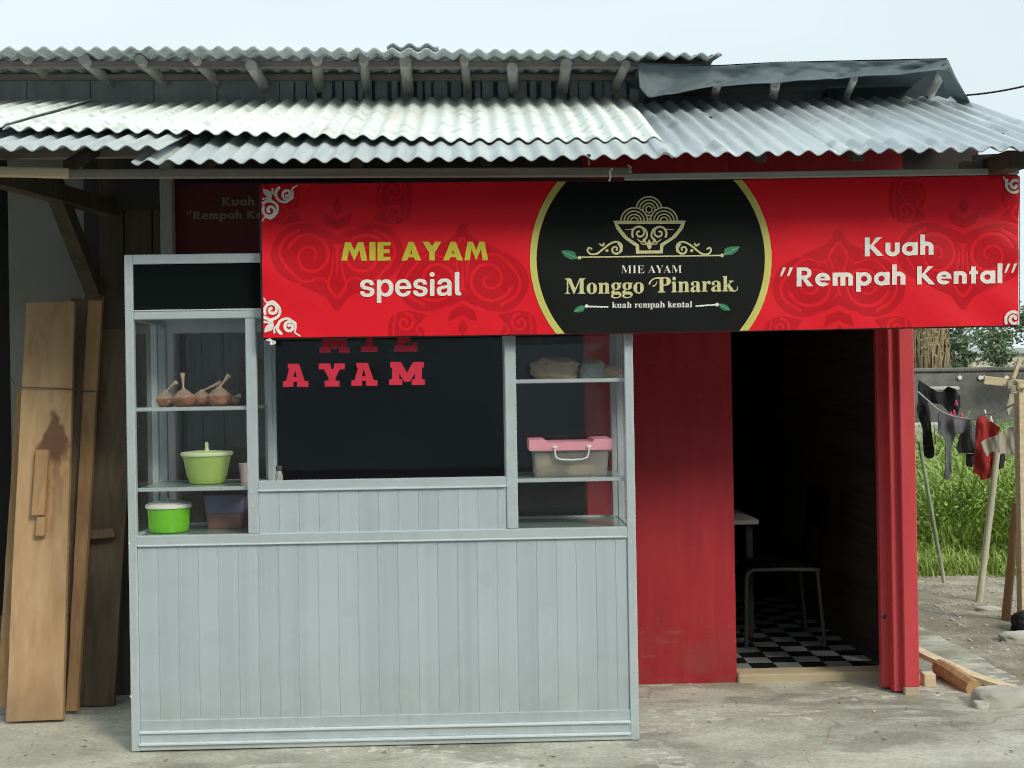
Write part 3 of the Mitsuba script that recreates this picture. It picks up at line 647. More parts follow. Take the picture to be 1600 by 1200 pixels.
# ------------------------------------------------------------------ lettering
GL = json.loads(r'''{"serif":{"M":[946,[[[[21,674],[26,679],[275,678],[459,240],[472,224],[487,245],[668,675],[674,679],[917,678],[920,656],[860,636],[838,606],[833,582],[833,96],[847,52],[865,34],[914,24],[916,2],[588,3],[589,24],[648,38],[666,56],[675,79],[675,559],[670,564],[655,543],[445,35],[426,0],[403,0],[396,9],[179,530],[170,548],[160,550],[158,83],[167,57],[185,39],[208,29],[247,24],[250,4],[23,1],[23,24],[68,34],[99,56],[112,96],[113,591],[104,623],[86,640],[23,655]]]]],"o":[500,[[[[31,182],[29,273],[46,336],[67,378],[117,432],[173,462],[232,475],[268,475],[349,454],[383,432],[424,392],[458,327],[471,272],[471,187],[454,122],[432,80],[387,30],[327,-4],[297,-12],[240,-17],[189,-8],[138,13],[92,50],[63,88],[46,123]],[[175,138],[184,78],[210,30],[237,17],[262,17],[285,26],[303,44],[316,70],[325,121],[325,329],[316,384],[304,414],[281,437],[259,446],[241,446],[210,432],[188,396],[175,320]]]]],"n":[567,[[[[27,22],[57,31],[70,44],[79,72],[79,387],[70,419],[56,433],[30,440],[31,461],[217,462],[221,415],[226,411],[272,449],[305,466],[344,475],[381,475],[415,466],[441,453],[462,433],[479,402],[492,351],[492,62],[510,30],[541,23],[540,1],[301,3],[301,23],[332,30],[345,48],[350,68],[350,354],[341,386],[327,399],[312,404],[265,395],[231,365],[221,350],[221,59],[226,44],[239,30],[266,23],[266,2],[30,0],[25,5]]]]],"g":[488,[[[[23,-126],[21,-98],[30,-80],[50,-59],[89,-37],[60,-11],[38,22],[33,51],[38,74],[71,120],[143,163],[139,170],[88,197],[46,247],[33,290],[33,339],[55,396],[75,419],[109,445],[148,462],[211,475],[289,471],[342,454],[469,453],[469,401],[404,396],[433,331],[433,278],[425,247],[404,213],[379,188],[340,167],[293,154],[195,154],[172,145],[150,116],[155,90],[178,75],[364,67],[407,54],[442,32],[462,-1],[471,-37],[471,-73],[449,-129],[404,-170],[344,-196],[272,-208],[166,-208],[114,-200],[72,-183],[39,-158]],[[108,-112],[113,-127],[139,-153],[170,-166],[237,-173],[300,-171],[347,-158],[369,-144],[391,-114],[392,-88],[374,-64],[354,-54],[146,-50],[117,-77]],[[171,268],[180,228],[207,192],[238,183],[264,192],[279,207],[296,263],[296,366],[283,414],[260,437],[221,442],[188,418],[171,362]]]]],"P":[621,[[[[25,674],[30,679],[363,679],[469,667],[516,649],[558,620],[582,591],[599,558],[608,522],[604,443],[582,396],[546,355],[503,330],[448,313],[271,301],[271,93],[275,74],[294,42],[324,29],[357,24],[356,1],[26,3],[26,24],[81,38],[99,56],[108,79],[113,109],[113,574],[99,623],[68,645],[27,655]],[[271,347],[275,342],[325,342],[376,355],[411,385],[425,412],[433,447],[429,559],[411,602],[376,633],[346,642],[304,642],[290,637],[275,622],[271,607]]]]],"i":[296,[[[[27,22],[65,35],[75,49],[79,72],[79,391],[65,428],[30,440],[30,459],[218,462],[221,63],[239,31],[266,23],[266,3],[30,0],[25,5]]],[[[77,595],[75,631],[93,666],[113,683],[144,692],[173,687],[200,674],[225,631],[225,598],[207,563],[187,546],[156,538],[123,542],[100,555],[88,568]]]]],"a":[512,[[[[38,47],[29,110],[38,140],[71,186],[147,233],[248,271],[288,279],[296,287],[296,382],[291,397],[269,428],[224,442],[182,437],[164,428],[155,414],[183,356],[183,331],[167,301],[126,283],[102,283],[71,297],[59,309],[50,331],[50,373],[63,404],[92,433],[126,454],[165,467],[215,475],[272,475],[345,462],[375,449],[404,425],[425,390],[437,326],[438,62],[450,50],[477,59],[487,47],[487,38],[462,13],[410,-12],[384,-17],[348,-12],[325,-3],[313,9],[295,47],[241,9],[194,-8],[115,-12],[80,1],[55,21]],[[175,109],[188,69],[213,50],[234,50],[264,63],[295,93],[294,249],[249,237],[205,207],[179,159]]]]],"r":[429,[[[[25,18],[30,25],[65,35],[75,49],[79,72],[79,391],[65,428],[30,440],[30,461],[214,462],[217,395],[222,390],[267,441],[305,466],[336,475],[360,475],[400,461],[420,441],[429,422],[429,373],[404,339],[372,329],[343,334],[325,346],[298,382],[275,387],[239,357],[225,325],[221,299],[221,71],[235,38],[266,25],[292,24],[295,2],[30,0]]]]],"k":[533,[[[[30,0],[25,4],[26,23],[57,31],[70,44],[79,71],[79,607],[70,640],[31,655],[29,673],[37,679],[217,679],[221,264],[232,264],[349,381],[362,403],[356,428],[306,439],[309,462],[511,461],[511,439],[470,429],[444,416],[360,340],[333,309],[514,52],[535,30],[557,23],[558,4],[315,1],[317,24],[338,25],[353,35],[354,59],[241,215],[221,200],[221,59],[226,44],[239,30],[266,23],[265,1]]]]],"u":[558,[[[[17,458],[22,462],[212,460],[213,91],[218,77],[236,59],[282,54],[311,68],[342,105],[342,379],[328,423],[313,433],[285,439],[284,460],[482,461],[483,79],[488,65],[502,51],[536,42],[536,23],[522,17],[450,12],[346,-12],[342,-8],[342,47],[336,51],[287,9],[235,-12],[186,-17],[121,1],[92,30],[71,90],[67,400],[52,428],[18,439]]]]],"e":[450,[[[[31,191],[29,268],[46,340],[80,400],[130,445],[190,471],[216,475],[281,471],[341,445],[366,425],[391,391],[417,323],[419,247],[180,246],[175,241],[175,204],[188,145],[213,98],[240,76],[279,63],[309,63],[360,84],[401,125],[420,112],[416,93],[391,58],[337,13],[290,-8],[238,-17],[190,-12],[134,9],[96,38],[67,76],[42,131]],[[175,293],[180,288],[299,290],[296,388],[283,422],[273,432],[254,442],[229,442],[215,437],[197,419],[175,359]]]]],"h":[567,[[[[25,18],[30,25],[46,25],[61,35],[75,53],[79,72],[79,608],[70,635],[57,648],[30,656],[29,676],[217,679],[222,413],[231,413],[271,449],[305,466],[344,475],[380,475],[441,453],[466,429],[479,403],[492,351],[492,62],[510,30],[541,23],[541,4],[301,3],[301,23],[332,31],[345,49],[350,68],[350,354],[341,385],[327,399],[312,404],[265,395],[231,365],[221,350],[221,59],[226,44],[239,30],[266,23],[266,2],[30,0]]]]],"m":[825,[[[[25,18],[30,25],[46,25],[61,35],[75,53],[79,72],[79,387],[70,419],[56,433],[30,440],[32,462],[213,462],[217,407],[221,403],[258,441],[284,457],[336,475],[398,471],[437,454],[457,433],[478,398],[534,449],[568,466],[607,475],[639,475],[686,462],[724,428],[741,390],[750,351],[750,62],[768,30],[799,21],[797,1],[563,3],[564,23],[590,30],[603,44],[608,59],[608,362],[595,394],[574,404],[550,404],[519,391],[483,350],[483,63],[502,30],[528,23],[527,1],[296,3],[297,23],[332,35],[341,49],[346,72],[346,346],[333,389],[307,404],[283,404],[260,395],[231,369],[217,346],[217,71],[226,39],[262,23],[262,2],[30,0]]]]],"p":[554,[[[[30,-208],[25,-204],[26,-186],[43,-183],[70,-165],[79,-125],[79,382],[70,419],[56,433],[31,439],[30,460],[209,462],[213,411],[218,407],[259,449],[289,466],[319,475],[369,475],[424,454],[466,416],[487,387],[517,302],[521,199],[504,118],[487,80],[442,22],[391,-8],[373,-12],[332,-17],[302,-12],[263,5],[231,33],[222,32],[221,-128],[225,-147],[240,-170],[258,-179],[294,-185],[291,-207]],[[221,101],[234,73],[256,51],[279,42],[304,42],[327,51],[349,72],[366,116],[375,168],[371,325],[349,389],[317,412],[279,412],[260,403],[239,381],[221,351]]]]],"t":[342,[[[[29,443],[144,564],[188,625],[215,628],[217,465],[304,462],[308,458],[306,417],[221,417],[217,413],[217,91],[235,64],[250,60],[281,72],[307,108],[324,104],[329,97],[320,72],[295,33],[245,-4],[214,-12],[148,-12],[113,1],[84,34],[71,87],[71,412],[66,417],[31,418]]]]],"l":[296,[[[[27,22],[65,35],[75,49],[79,72],[79,608],[70,640],[31,655],[29,676],[217,679],[221,63],[239,31],[266,23],[266,4],[30,0],[25,5]]]]],"I":[388,[[[[21,674],[26,679],[362,677],[360,655],[297,640],[280,622],[271,592],[271,101],[285,56],[307,38],[365,24],[364,1],[21,3],[23,24],[76,38],[90,47],[99,57],[112,91],[113,595],[94,636],[63,650],[23,655]]]]],"E":[658,[[[[26,0],[21,4],[22,24],[67,29],[86,39],[108,69],[113,93],[112,579],[95,632],[76,646],[27,655],[26,677],[592,678],[596,672],[596,482],[589,475],[571,478],[558,534],[532,581],[489,616],[438,633],[378,642],[317,642],[295,637],[280,627],[271,595],[273,368],[338,371],[373,389],[395,410],[412,445],[430,510],[454,509],[454,180],[450,175],[434,175],[426,184],[425,213],[412,260],[395,290],[378,307],[321,329],[273,329],[271,88],[280,60],[294,46],[312,42],[396,42],[471,59],[528,89],[566,127],[595,173],[609,208],[634,212],[637,190],[599,2]]]]],"A":[650,[[[[-8,0],[-12,5],[-11,27],[9,29],[28,39],[45,56],[70,103],[301,682],[309,694],[332,691],[370,611],[571,128],[614,47],[640,30],[657,27],[658,3],[345,0],[342,22],[346,28],[393,34],[411,43],[421,58],[421,84],[378,194],[159,196],[146,180],[121,117],[113,91],[113,58],[136,34],[189,24],[191,2]],[[171,243],[176,238],[358,241],[265,463],[255,455]]]]],"Y":[633,[[[[-21,674],[-16,679],[307,678],[304,651],[262,650],[244,641],[234,630],[233,608],[363,348],[371,344],[379,348],[503,556],[517,587],[519,609],[511,632],[480,650],[443,651],[438,656],[439,675],[445,679],[653,677],[653,651],[615,637],[576,594],[400,304],[400,88],[404,70],[428,38],[486,24],[486,1],[151,2],[152,24],[210,38],[233,66],[238,84],[237,267],[57,598],[19,641],[-17,651]]]]]},"sans":{"s":[508,[[[[46,93],[29,157],[36,162],[155,162],[167,127],[189,101],[238,83],[301,88],[328,101],[350,133],[350,155],[331,183],[292,200],[139,234],[88,263],[72,279],[46,327],[42,393],[63,449],[88,478],[118,499],[168,521],[215,529],[285,529],[357,512],[404,487],[436,454],[462,402],[467,380],[463,354],[349,355],[332,398],[302,424],[275,433],[234,433],[207,425],[180,403],[171,382],[171,362],[180,344],[202,326],[390,279],[429,257],[461,225],[479,177],[479,127],[458,72],[433,43],[370,5],[298,-12],[224,-12],[160,0],[113,21],[76,50]]]]],"p":[588,[[[[54,512],[59,517],[176,516],[179,462],[184,457],[217,491],[273,521],[311,529],[363,529],[415,516],[467,486],[512,437],[541,378],[554,327],[558,220],[550,168],[516,88],[491,55],[458,26],[398,-4],[335,-11],[299,-8],[242,13],[194,62],[184,62],[183,-199],[179,-204],[59,-204],[54,-200]],[[175,238],[184,195],[205,148],[240,113],[288,96],[325,96],[368,113],[408,157],[421,187],[429,229],[425,317],[399,377],[373,403],[334,421],[275,421],[244,408],[210,378],[188,339],[175,283]]]]],"e":[554,[[[[31,216],[33,323],[46,370],[71,420],[105,462],[133,486],[206,521],[244,529],[310,529],[365,516],[416,491],[470,441],[504,382],[516,344],[525,297],[521,225],[155,222],[167,162],[189,127],[215,105],[262,88],[309,88],[356,105],[382,127],[402,158],[515,157],[508,118],[479,72],[433,30],[373,0],[314,-12],[249,-12],[181,4],[146,22],[92,67],[63,109],[38,173]],[[158,318],[163,312],[395,313],[400,333],[382,377],[348,412],[300,429],[259,429],[210,412],[176,378],[159,334]]]]],"i":[233,[[[[51,625],[42,676],[51,700],[75,724],[98,733],[135,733],[158,724],[182,700],[192,677],[192,648],[182,625],[158,601],[135,592],[99,592],[76,601]]],[[[54,512],[59,517],[178,517],[183,513],[183,5],[179,0],[59,0],[54,4]]]]],"a":[542,[[[[42,85],[33,172],[46,215],[67,245],[92,266],[169,296],[330,317],[344,322],[362,346],[362,371],[349,398],[335,412],[291,429],[250,429],[211,416],[180,385],[167,354],[53,355],[50,381],[63,424],[84,458],[104,478],[164,512],[206,525],[309,529],[382,512],[420,491],[449,467],[479,415],[487,376],[486,1],[366,0],[362,55],[358,60],[320,22],[265,-4],[178,-8],[140,0],[92,22],[63,51]],[[158,134],[168,115],[185,97],[225,83],[267,83],[314,101],[336,118],[354,145],[362,175],[362,239],[354,242],[294,225],[229,217],[194,204],[163,173]]]]],"l":[262,[[[[54,724],[59,729],[183,726],[183,129],[194,109],[212,100],[245,97],[242,0],[174,0],[118,13],[100,22],[75,46],[63,68],[54,103]]]]]}}''')


def run(kind, text, track=0.0):
    """Letters of the embedded outlines, set on y = 0 (y down), capitals about 0.68 tall."""
    x, out = 0.0, []
    for ch in text:
        if ch == ' ': x += 0.25 + track; continue
        adv, shp = GL[kind][ch]
        for ext, *ins in shp:
            out.append(affinity.translate(Polygon(np.array(ext) / 1000, [np.array(h) / 1000 for h in ins]).buffer(0), x, 0))
        x += adv / 1000 + track
    return union_all(out)


def fit(g, x0, x1, base0, base1, h=None, flip=True, cap=None):
    """Scale the lettering so that it spans x0..x1 in photograph units, its baseline from base0 to base1; h: the height of 'cap' units."""
    a, _, b, _ = g.bounds; sx = (x1 - x0) / (b - a); sy = h / cap if h else sx; k = (base1 - base0) / (x1 - x0)
    s = -1 if flip else 1
    return affinity.affine_transform(g, [sx, 0, -k * 0 + k * sx * 1, s * sy, x0 - a * sx, base0 - k * a * sx])


def geo(text):
    """A geometric bold sans, capitals 1 tall, y up."""
    t, xh, ro, ri = 0.25, 0.70, 0.365, 0.135
    ringp = lambda cx, cy=0.345: Point(cx, cy).buffer(ro, 24).difference(Point(cx, cy).buffer(ri, 24))
    def arch(x, w, h=xh): return union_all([box(x, 0, x + t, h), Point(x + w / 2, h - w / 2).buffer(w / 2 + 0.012, 24).difference(Point(x + w / 2, h - w / 2).buffer(w / 2 - t * 0.96, 24)).intersection(box(x, h - w / 2, x + w + 0.1, h + 0.1)), box(x + w - t, 0, x + w, h - w / 2)])
    G = {
        'K': (0.86, lambda: union_all([box(0, 0, t, 1), Polygon([(t - .02, .53), (.53, 1), (.84, 1), (.40, .55), (.20, .42)]), Polygon([(.20, .62), (.42, .58), (.90, 0), (.58, 0), (t - .02, .42)])])),
        'R': (0.78, lambda: union_all([box(0, 0, t, 1), Point(.40, .69).buffer(.31, 24).difference(Point(.38, .69).buffer(.105, 24)).intersection(box(.3, 0, 1, 1)), box(0, .80, .36, 1), box(0, .38, .36, .58), Polygon([(.22, .44), (.46, .46), (.80, 0), (.50, 0)])])),
        'u': (0.68, lambda: union_all([box(0, .3, t, xh), box(.43, .3, .43 + t, xh), Point(.34, .31).buffer(.345, 24).difference(Point(.34, .31).buffer(.10, 24)).intersection(box(-1, -1, 1, .31))])),
        'a': (0.76, lambda: union_all([ringp(.36), box(.51, 0, .51 + t - .01, xh)])),
        'e': (0.74, lambda: union_all([ringp(.365).difference(Polygon([(.36, .30), (1, .27), (1, .12), (.56, .17)])), box(.12, .29, .72, .42)])),
        'p': (0.76, lambda: union_all([ringp(.39), box(0, -.33, t, xh)])),
        'h': (0.66, lambda: arch(0, .64).union(box(0, 0, t, 1.08))),
        'n': (0.66, lambda: arch(0, .64)), 'm': (1.02, lambda: arch(0, .61).union(arch(.37, .61))),
        't': (0.44, lambda: union_all([box(.09, 0, .09 + t, .93), box(0, .50, .43, xh)])), 'l': (0.25, lambda: box(0, 0, t, 1.08)),
        'M': (1.06, lambda: union_all([Polygon([(0, 0), (.15, 1), (.37, 1), (.24, 0)]), Polygon([(.81, 0), (.68, 1), (.90, 1), (1.05, 0)]), Polygon([(.17, 1), (.38, 1), (.60, .32), (.525, 0)]), Polygon([(.88, 1), (.67, 1), (.45, .32), (.525, 0)])])),
        'I': (0.25, lambda: box(0, 0, t, 1)), 'E': (0.54, lambda: union_all([box(0, 0, t, 1), box(0, 0, .53, .2), box(0, .4, .51, .6), box(0, .8, .53, 1)])),
        'A': (0.86, lambda: Polygon([(0, 0), (.33, 1), (.55, 1), (.88, 0), (.62, 0), (.56, .17), (.32, .17), (.26, 0)]).difference(Polygon([(.38, .36), (.50, .36), (.44, .58)]))),
        'Y': (0.84, lambda: union_all([box(.30, 0, .55, .5), Polygon([(0, 1), (.29, 1), (.55, .52), (.55, .42), (.30, .42)]), Polygon([(.84, 1), (.56, 1), (.30, .52), (.30, .42), (.55, .42)])])),
    }
    x, out = 0.0, []
    for ch in text:
        if ch == ' ': x += 0.32; continue
        w, f = G[ch]; out.append(affinity.translate(f(), x, 0)); x += w + 0.075
    return union_all(out)


# ------------------------------------------------------------------ the main banner
BT = lambda x: 287 + (x - 410) / 1180 * -12.5     # top and bottom edge of the banner in the photograph
BB = lambda x: 530 + (x - 410) / 1180 * -21
face = Polygon([(408, 288), (1000, 282), (1590, 275), (1590, 508), (1000, 520.5), (412, 528)])


def sag(w):
    w = np.array(w); q = np.stack([w[:, 0] * 0.9, w[:, 0] * 0, w[:, 2] * 0.9], -1)
    k = np.exp(-np.abs(w[:, 0] - X(1590, 400, BAN)) / .35) + np.exp(-np.abs(w[:, 0] - X(410, 400, BAN)) / .25)
    w[:, 1] += .0036 * k * np.sin((w[:, 0] * .9 + w[:, 2] * 1.3) * 21) + .0016 * np.sin(w[:, 0] * 17 + 2 * np.sin(w[:, 2] * 7))
    w[:, 1] += 0.016 * (meshkit.fbm(q, 2, 17) - 0.5) + 0.004 * np.sin(w[:, 0] * 2.1 + 0.7) * np.sin((w[:, 2] - 1.6) * 3.0)
    return w


LY = 0.0011


def prints(name, gs, level, m, label=None, sub=None):
    for i, g in enumerate(gs):
        for p in polys(g.intersection(face.buffer(-0.6))) if name in ('pattern', 'emblem_ring') else [g]:
            if p.intersection(face).area > 3: part(ban, name, print_(p, level, sub), m, label=label[i] if isinstance(label, list) else label)




def print_(g, level, sub=None):
    g = g.intersection(face.buffer(-0.6))
    return slab(g, BAN - 0.004 - LY * level, 0.0007, sub=min(sub or 15, 15), disp=sag)


ban = thing('banner', 'long red noodle shop banner with round black emblem hanging below the roof edge', 'banner')
part(ban, 'sheet', slab(face, BAN, 0.004, sub=15, disp=sag), 'mat_banner', smooth=30)
part(ban, 'hem', [beam(P(409, 289, BAN + 0.012), P(413, 529, BAN + 0.012), 0.02, 0.02), beam(P(1589.5, 275, BAN + 0.012), P(1589.5, 508, BAN + 0.012), 0.012, 0.02), beam(P(412, 528, BAN + 0.012), P(1589, 507, BAN + 0.012), 0.02, 0.018), beam(P(409, 290, BAN + 0.014), P(1589, 276, BAN + 0.014), 0.02, 0.02)], 'mat_wire', label='dark frame round the back of the banner')
part(ban, 'edge_strip', beam(P(1590.8, 274, BAN - 0.002), P(1590.8, 508, BAN - 0.002), 0.004, 0.008, b=0.001), 'mat_white')
part(ban, 'rail', beam(P(975, 277, BAN - 0.02), P(1591, 267.5, BAN - 0.02), 0.025, 0.024), 'mat_greyplastic', label='grey bar along the top of the banner')
cx_, cy_ = 1017, 404
ringo, ringi = Point(cx_, cy_).buffer(189, 96), Point(cx_, cy_).buffer(178.5, 96)


def motif():
    add_, cut = [], []
    for m in (-1, 1):
        M = lambda pts: [(m * x, y) for x, y in pts]
        add_.append(Polygon(curve(M([(3, -14), (22, -40), (50, -52), (80, -46), (100, -22), (102, 4), (86, 28), (52, 46), (18, 62), (0, 80), (3, -14)]))).buffer(0))
        cut.append(spiral((m * 42, -2), 37, 6, 200 if m < 0 else -20, m * -1.6, 6, 4))
        cut.append(stroke(curve(M([(8, 52), (24, 32), (52, 38), (76, 18), (90, -6), (82, -28), (60, -42)])), np.linspace(3, 6, 49)))
        cut.append(stroke(curve(M([(2, 62), (14, 44), (8, 20), (6, -6)])), np.linspace(5, 3, 25)))
        cut.append(stroke(curve(M([(60, 42), (84, 40), (104, 14)])), 5))
        add_.append(Polygon(curve(M([(56, -58), (66, -72), (60, -88), (66, -112), (90, -122), (112, -116), (116, -90), (112, -62), (92, -52), (72, -54), (56, -58)]))).buffer(0))
        cut.append(spiral((m * 90, -70), 15, 3, 90, m * 1.3, 5, 4)); cut.append(spiral((m * 88, -103), 15, 3, -60, m * 1.3, 5, 4))
        cut.append(stroke(curve(M([(58, -66), (72, -80), (64, -94), (74, -118)])), 4)); cut.append(stroke(curve(M([(104, -52), (108, -84), (104, -120)])), 3.5))
    g = union_all(add_).difference(union_all(cut))
    s = [g]
    for y, w in ((-34, 22), (-58, 21)):
        s.append(Polygon([(-w, y - 8), (0, y + 2), (w, y - 8), (w * .8, y + 6), (0, y + 13), (-w * .8, y + 6)]).buffer(1.5))
    s.append(Polygon(curve([(0, -92), (7, -78), (0, -66), (-7, -78), (0, -92)])))
    return union_all(s)


mo = motif()
mots = [affinity.translate(mo, 527, 402), affinity.translate(affinity.scale(mo, 1, -1, origin=(0, 0)), 723, 434), affinity.translate(affinity.scale(mo, 1, -1, origin=(0, 0)), 1311, 442), affinity.translate(mo, 1505, 400)]
for g in mots: part(ban, 'pattern', print_(g.difference(ringo.buffer(1)).difference(union_all([q.buffer(1) for q in mots if q is not g]) if g is mots[0] or g is mots[3] else Point(0, 0).buffer(.1)), 1, 12), 'mat_batik', label='dark red batik figure printed on the banner')
prints('emblem_ring', [ringo.difference(ringi)], 2, 'mat_yellow', None, 20)
part(ban, 'emblem', print_(ringi.buffer(-0.2), 2, 26), 'mat_black', label='black disc of the emblem')
prints('lettering', ([fit(geo('MIE'), 533.4, 610, 407.6, 407.2, 29, cap=1), fit(geo('AYAM'), 627, 762.5, 407.2, 406.6, 29, cap=1)]), 3, 'mat_gold', ['yellow lettering MIE', 'yellow lettering AYAM'])
sp = run('sans', 'spesial')
part(ban, 'lettering', print_(fit(sp, 562.5, 720.5, 463.6, 461.6, None).buffer(-0.9).buffer(1.1), 3), 'mat_whiteprint', label='white lettering spesial')
q1 = union_all([Polygon([(0, 0), (.13, 0), (.36, .52), (.17, .52)]), Polygon([(.36, 0), (.49, 0), (.70, .52), (.51, .52)])])
part(ban, 'lettering', print_(fit(geo('Kuah'), 1351, 1459, 401, 398.6, 30.5, cap=1).buffer(-0.45), 3), 'mat_whiteprint', label='white lettering Kuah')
prints('lettering', ([g.buffer(-0.45) for g in (fit(geo('Rempah'), 1244.6, 1415, 448, 445.4, 30.5, cap=1), fit(geo('Kental'), 1432, 1566, 445.2, 442.8, 29.5, cap=1), fit(q1, 1218, 1240, 432, 431.6, 14.5, cap=.52), fit(q1, 1568, 1589, 427, 426.6, 15, cap=.52))]), 3, 'mat_whiteprint', ['white lettering Rempah', 'white lettering Kental', 'opening quotation mark', 'closing quotation mark'])
L = lambda x, y: (810 + x / 3.902, 270 + y / 3.902)
LP = lambda pts: [L(*p) for p in pts]
ap = lambda g: affinity.affine_transform(g, [1 / 3.902, 0, 0, 1 / 3.902, 810, 270])
bowl = Polygon([(578, 292), (1022, 290), (1005, 340), (960, 395), (885, 445), (882, 490), (718, 493), (716, 450), (645, 400), (600, 345)])
bowl_in = Polygon([(606, 312), (994, 310), (975, 345), (935, 390), (866, 433), (864, 472), (738, 474), (736, 438), (668, 392), (628, 345)])
lg = [bowl.difference(bowl_in)]
top_c, lc, rc = (797, 222), (707, 294), (889, 292)
above = box(560, 100, 1040, 291)
def rings(c, rr, w=9): return union_all([Point(c).buffer(r, 40).difference(Point(c).buffer(r - w, 40)) for r in rr])
lr = rings(lc, (86, 66, 46, 27)).intersection(above); rr_ = rings(rc, (86, 66, 46, 27)).intersection(above)
lg += [lr, rr_.difference(Point(lc).buffer(86)), rings(top_c, (82, 62, 42, 24)).difference(union_all([Point(lc).buffer(86), Point(rc).buffer(86)])).intersection(above)]
for m, (sx_, ox) in enumerate(((1, 0), (-1, 1598))):
    f = lambda g: affinity.affine_transform(g, [sx_, 0, 0, 1, ox, 0])
    lg += [f(spiral((738, 365), 46, 8, 150, 1.35, 13, 10)), f(stroke(curve([(650, 346), (680, 344), (705, 340), (735, 325), (775, 345), (785, 385), (765, 410)]), np.linspace(3, 14, 49))),
           f(stroke(curve([(725, 402), (745, 418), (775, 418)]), np.linspace(3, 11, 17))), f(stroke(curve([(745, 428), (765, 436), (786, 428)]), np.linspace(3, 10, 17))),
           f(spiral((593, 466), 36, 6, -60, 1.3, 14, 9)), f(stroke(curve([(628, 478), (630, 440), (600, 420), (560, 432), (520, 462), (480, 492), (440, 494), (422, 472), (432, 456), (446, 464)]), np.linspace(12, 10, 73))),
           f(Polygon([(500, 445), (488, 428), (512, 436), (524, 422), (528, 438), (515, 450)])), f(Point(540, 474).buffer(9))]
lg += [Polygon(curve([(799, 402), (815, 440), (800, 466), (784, 440), (799, 402)])), stroke([(372, 514), (1245, 503)], 8), Point(373, 517).buffer(11), Point(1243, 503).buffer(11)]
part(ban, 'emblem_drawing', print_(ap(union_all(lg)), 3, 14), 'mat_palegold', label='pale gold noodle bowl drawing with scrolls')
lf = [[(262, 477), (300, 473), (340, 482), (360, 522), (320, 526), (285, 508)], [(1350, 450), (1300, 450), (1262, 462), (1254, 500), (1300, 498), (1332, 478)], [(338, 846), (352, 824), (380, 810), (405, 814), (398, 840), (370, 850)], [(1224, 800), (1252, 800), (1276, 812), (1290, 836), (1258, 838), (1232, 822)]]
prints('emblem_leaf', [ap(Polygon(p).buffer(2)) for p in lf], 3, 'mat_leafprint')
prints('emblem_leaf_vein', [ap(g) for g in ([stroke([(275, 482), (355, 518)], 5), stroke([(1340, 455), (1260, 496)], 5), stroke([(345, 845), (402, 816)], 5), stroke([(1228, 803), (1284, 834)], 5)])], 4, 'mat_leafvein')
tx = [fit(run('serif', 'MIE AYAM', 0.02).buffer(-0.012), *[L(628, 0)[0], L(998, 0)[0]], L(0, 613)[1], L(0, 610)[1], 47 / 3.902, cap=0.66)]
tx += [fit(run('serif', 'kuah rempah kental', 0.015), L(572, 0)[0], L(1060, 0)[0], L(0, 824)[1], L(0, 819)[1])]
tx += [ap(g) for g in (stroke([(412, 815), (545, 817)], 9), Point(417, 813).buffer(11), stroke([(1085, 812), (1215, 803)], 9), Point(1212, 803).buffer(11))]
prints('emblem_lettering', tx[:2], 3, 'mat_whiteprint', ['small lettering MIE AYAM', 'small lettering kuah rempah kental']); prints('emblem_line', [union_all(tx[2:4]), union_all(tx[4:])], 3, 'mat_whiteprint')
ty = [fit(run('serif', 'Monggo', 0.0).buffer(0.006), L(283, 0)[0], L(765, 0)[0], L(0, 738)[1], L(0, 733)[1], 94 / 3.902, cap=0.676), fit(run('serif', 'Pinarak', 0.0).buffer(0.006), L(850, 0)[0], L(1318, 0)[0], L(0, 729)[1], L(0, 721)[1], 92 / 3.902, cap=0.676)]
ty += [ap(g) for g in (stroke(curve([(798, 680), (812, 655), (840, 642), (880, 645)]), [3, 9, 13, 10] + [8] * 21), stroke(curve([(822, 690), (836, 684), (846, 662)]), np.linspace(9, 3, 17)), stroke(curve([(1285, 690), (1310, 722), (1334, 712), (1336, 692)]), np.linspace(8, 4, 25)))]
prints('emblem_lettering', [ty[0], union_all(ty[1:])], 3, 'mat_palegold', ['gold lettering Monggo', 'gold lettering Pinarak with scrolls'])


def corner(fx, fy, ox, oy, k=1.0):
    """The scroll ornament of a banner corner at (ox, oy); drawn for the lower left corner."""
    g = [spiral((14, -40), 12, 2.5, 150, 1.25, 4.5, 5), stroke(curve([(1, -58), (6, -51), (16, -53), (26, -42), (24, -30), (12, -24), (3, -28)]), np.linspace(2, 5.5, 49)), spiral((42, -13), 10, 2.5, -30, -1.25, 4.5, 5),
         stroke(curve([(58, 1), (50, -5), (51, -15), (40, -26), (27, -22), (23, -10), (28, -3)]), np.linspace(2, 5.5, 49)), Polygon(curve([(2, -4), (5, -14), (16, -20), (15, -9), (2, -4)])), stroke(curve([(2, -21), (9, -20), (15, -22)]), [2, 4] + [3] * 15), stroke(curve([(18, -4), (18, -10), (22, -16)]), [2, 4] + [3] * 15)]
    return affinity.affine_transform(union_all(g), [fx * k, 0, 0, fy * k, ox, oy])


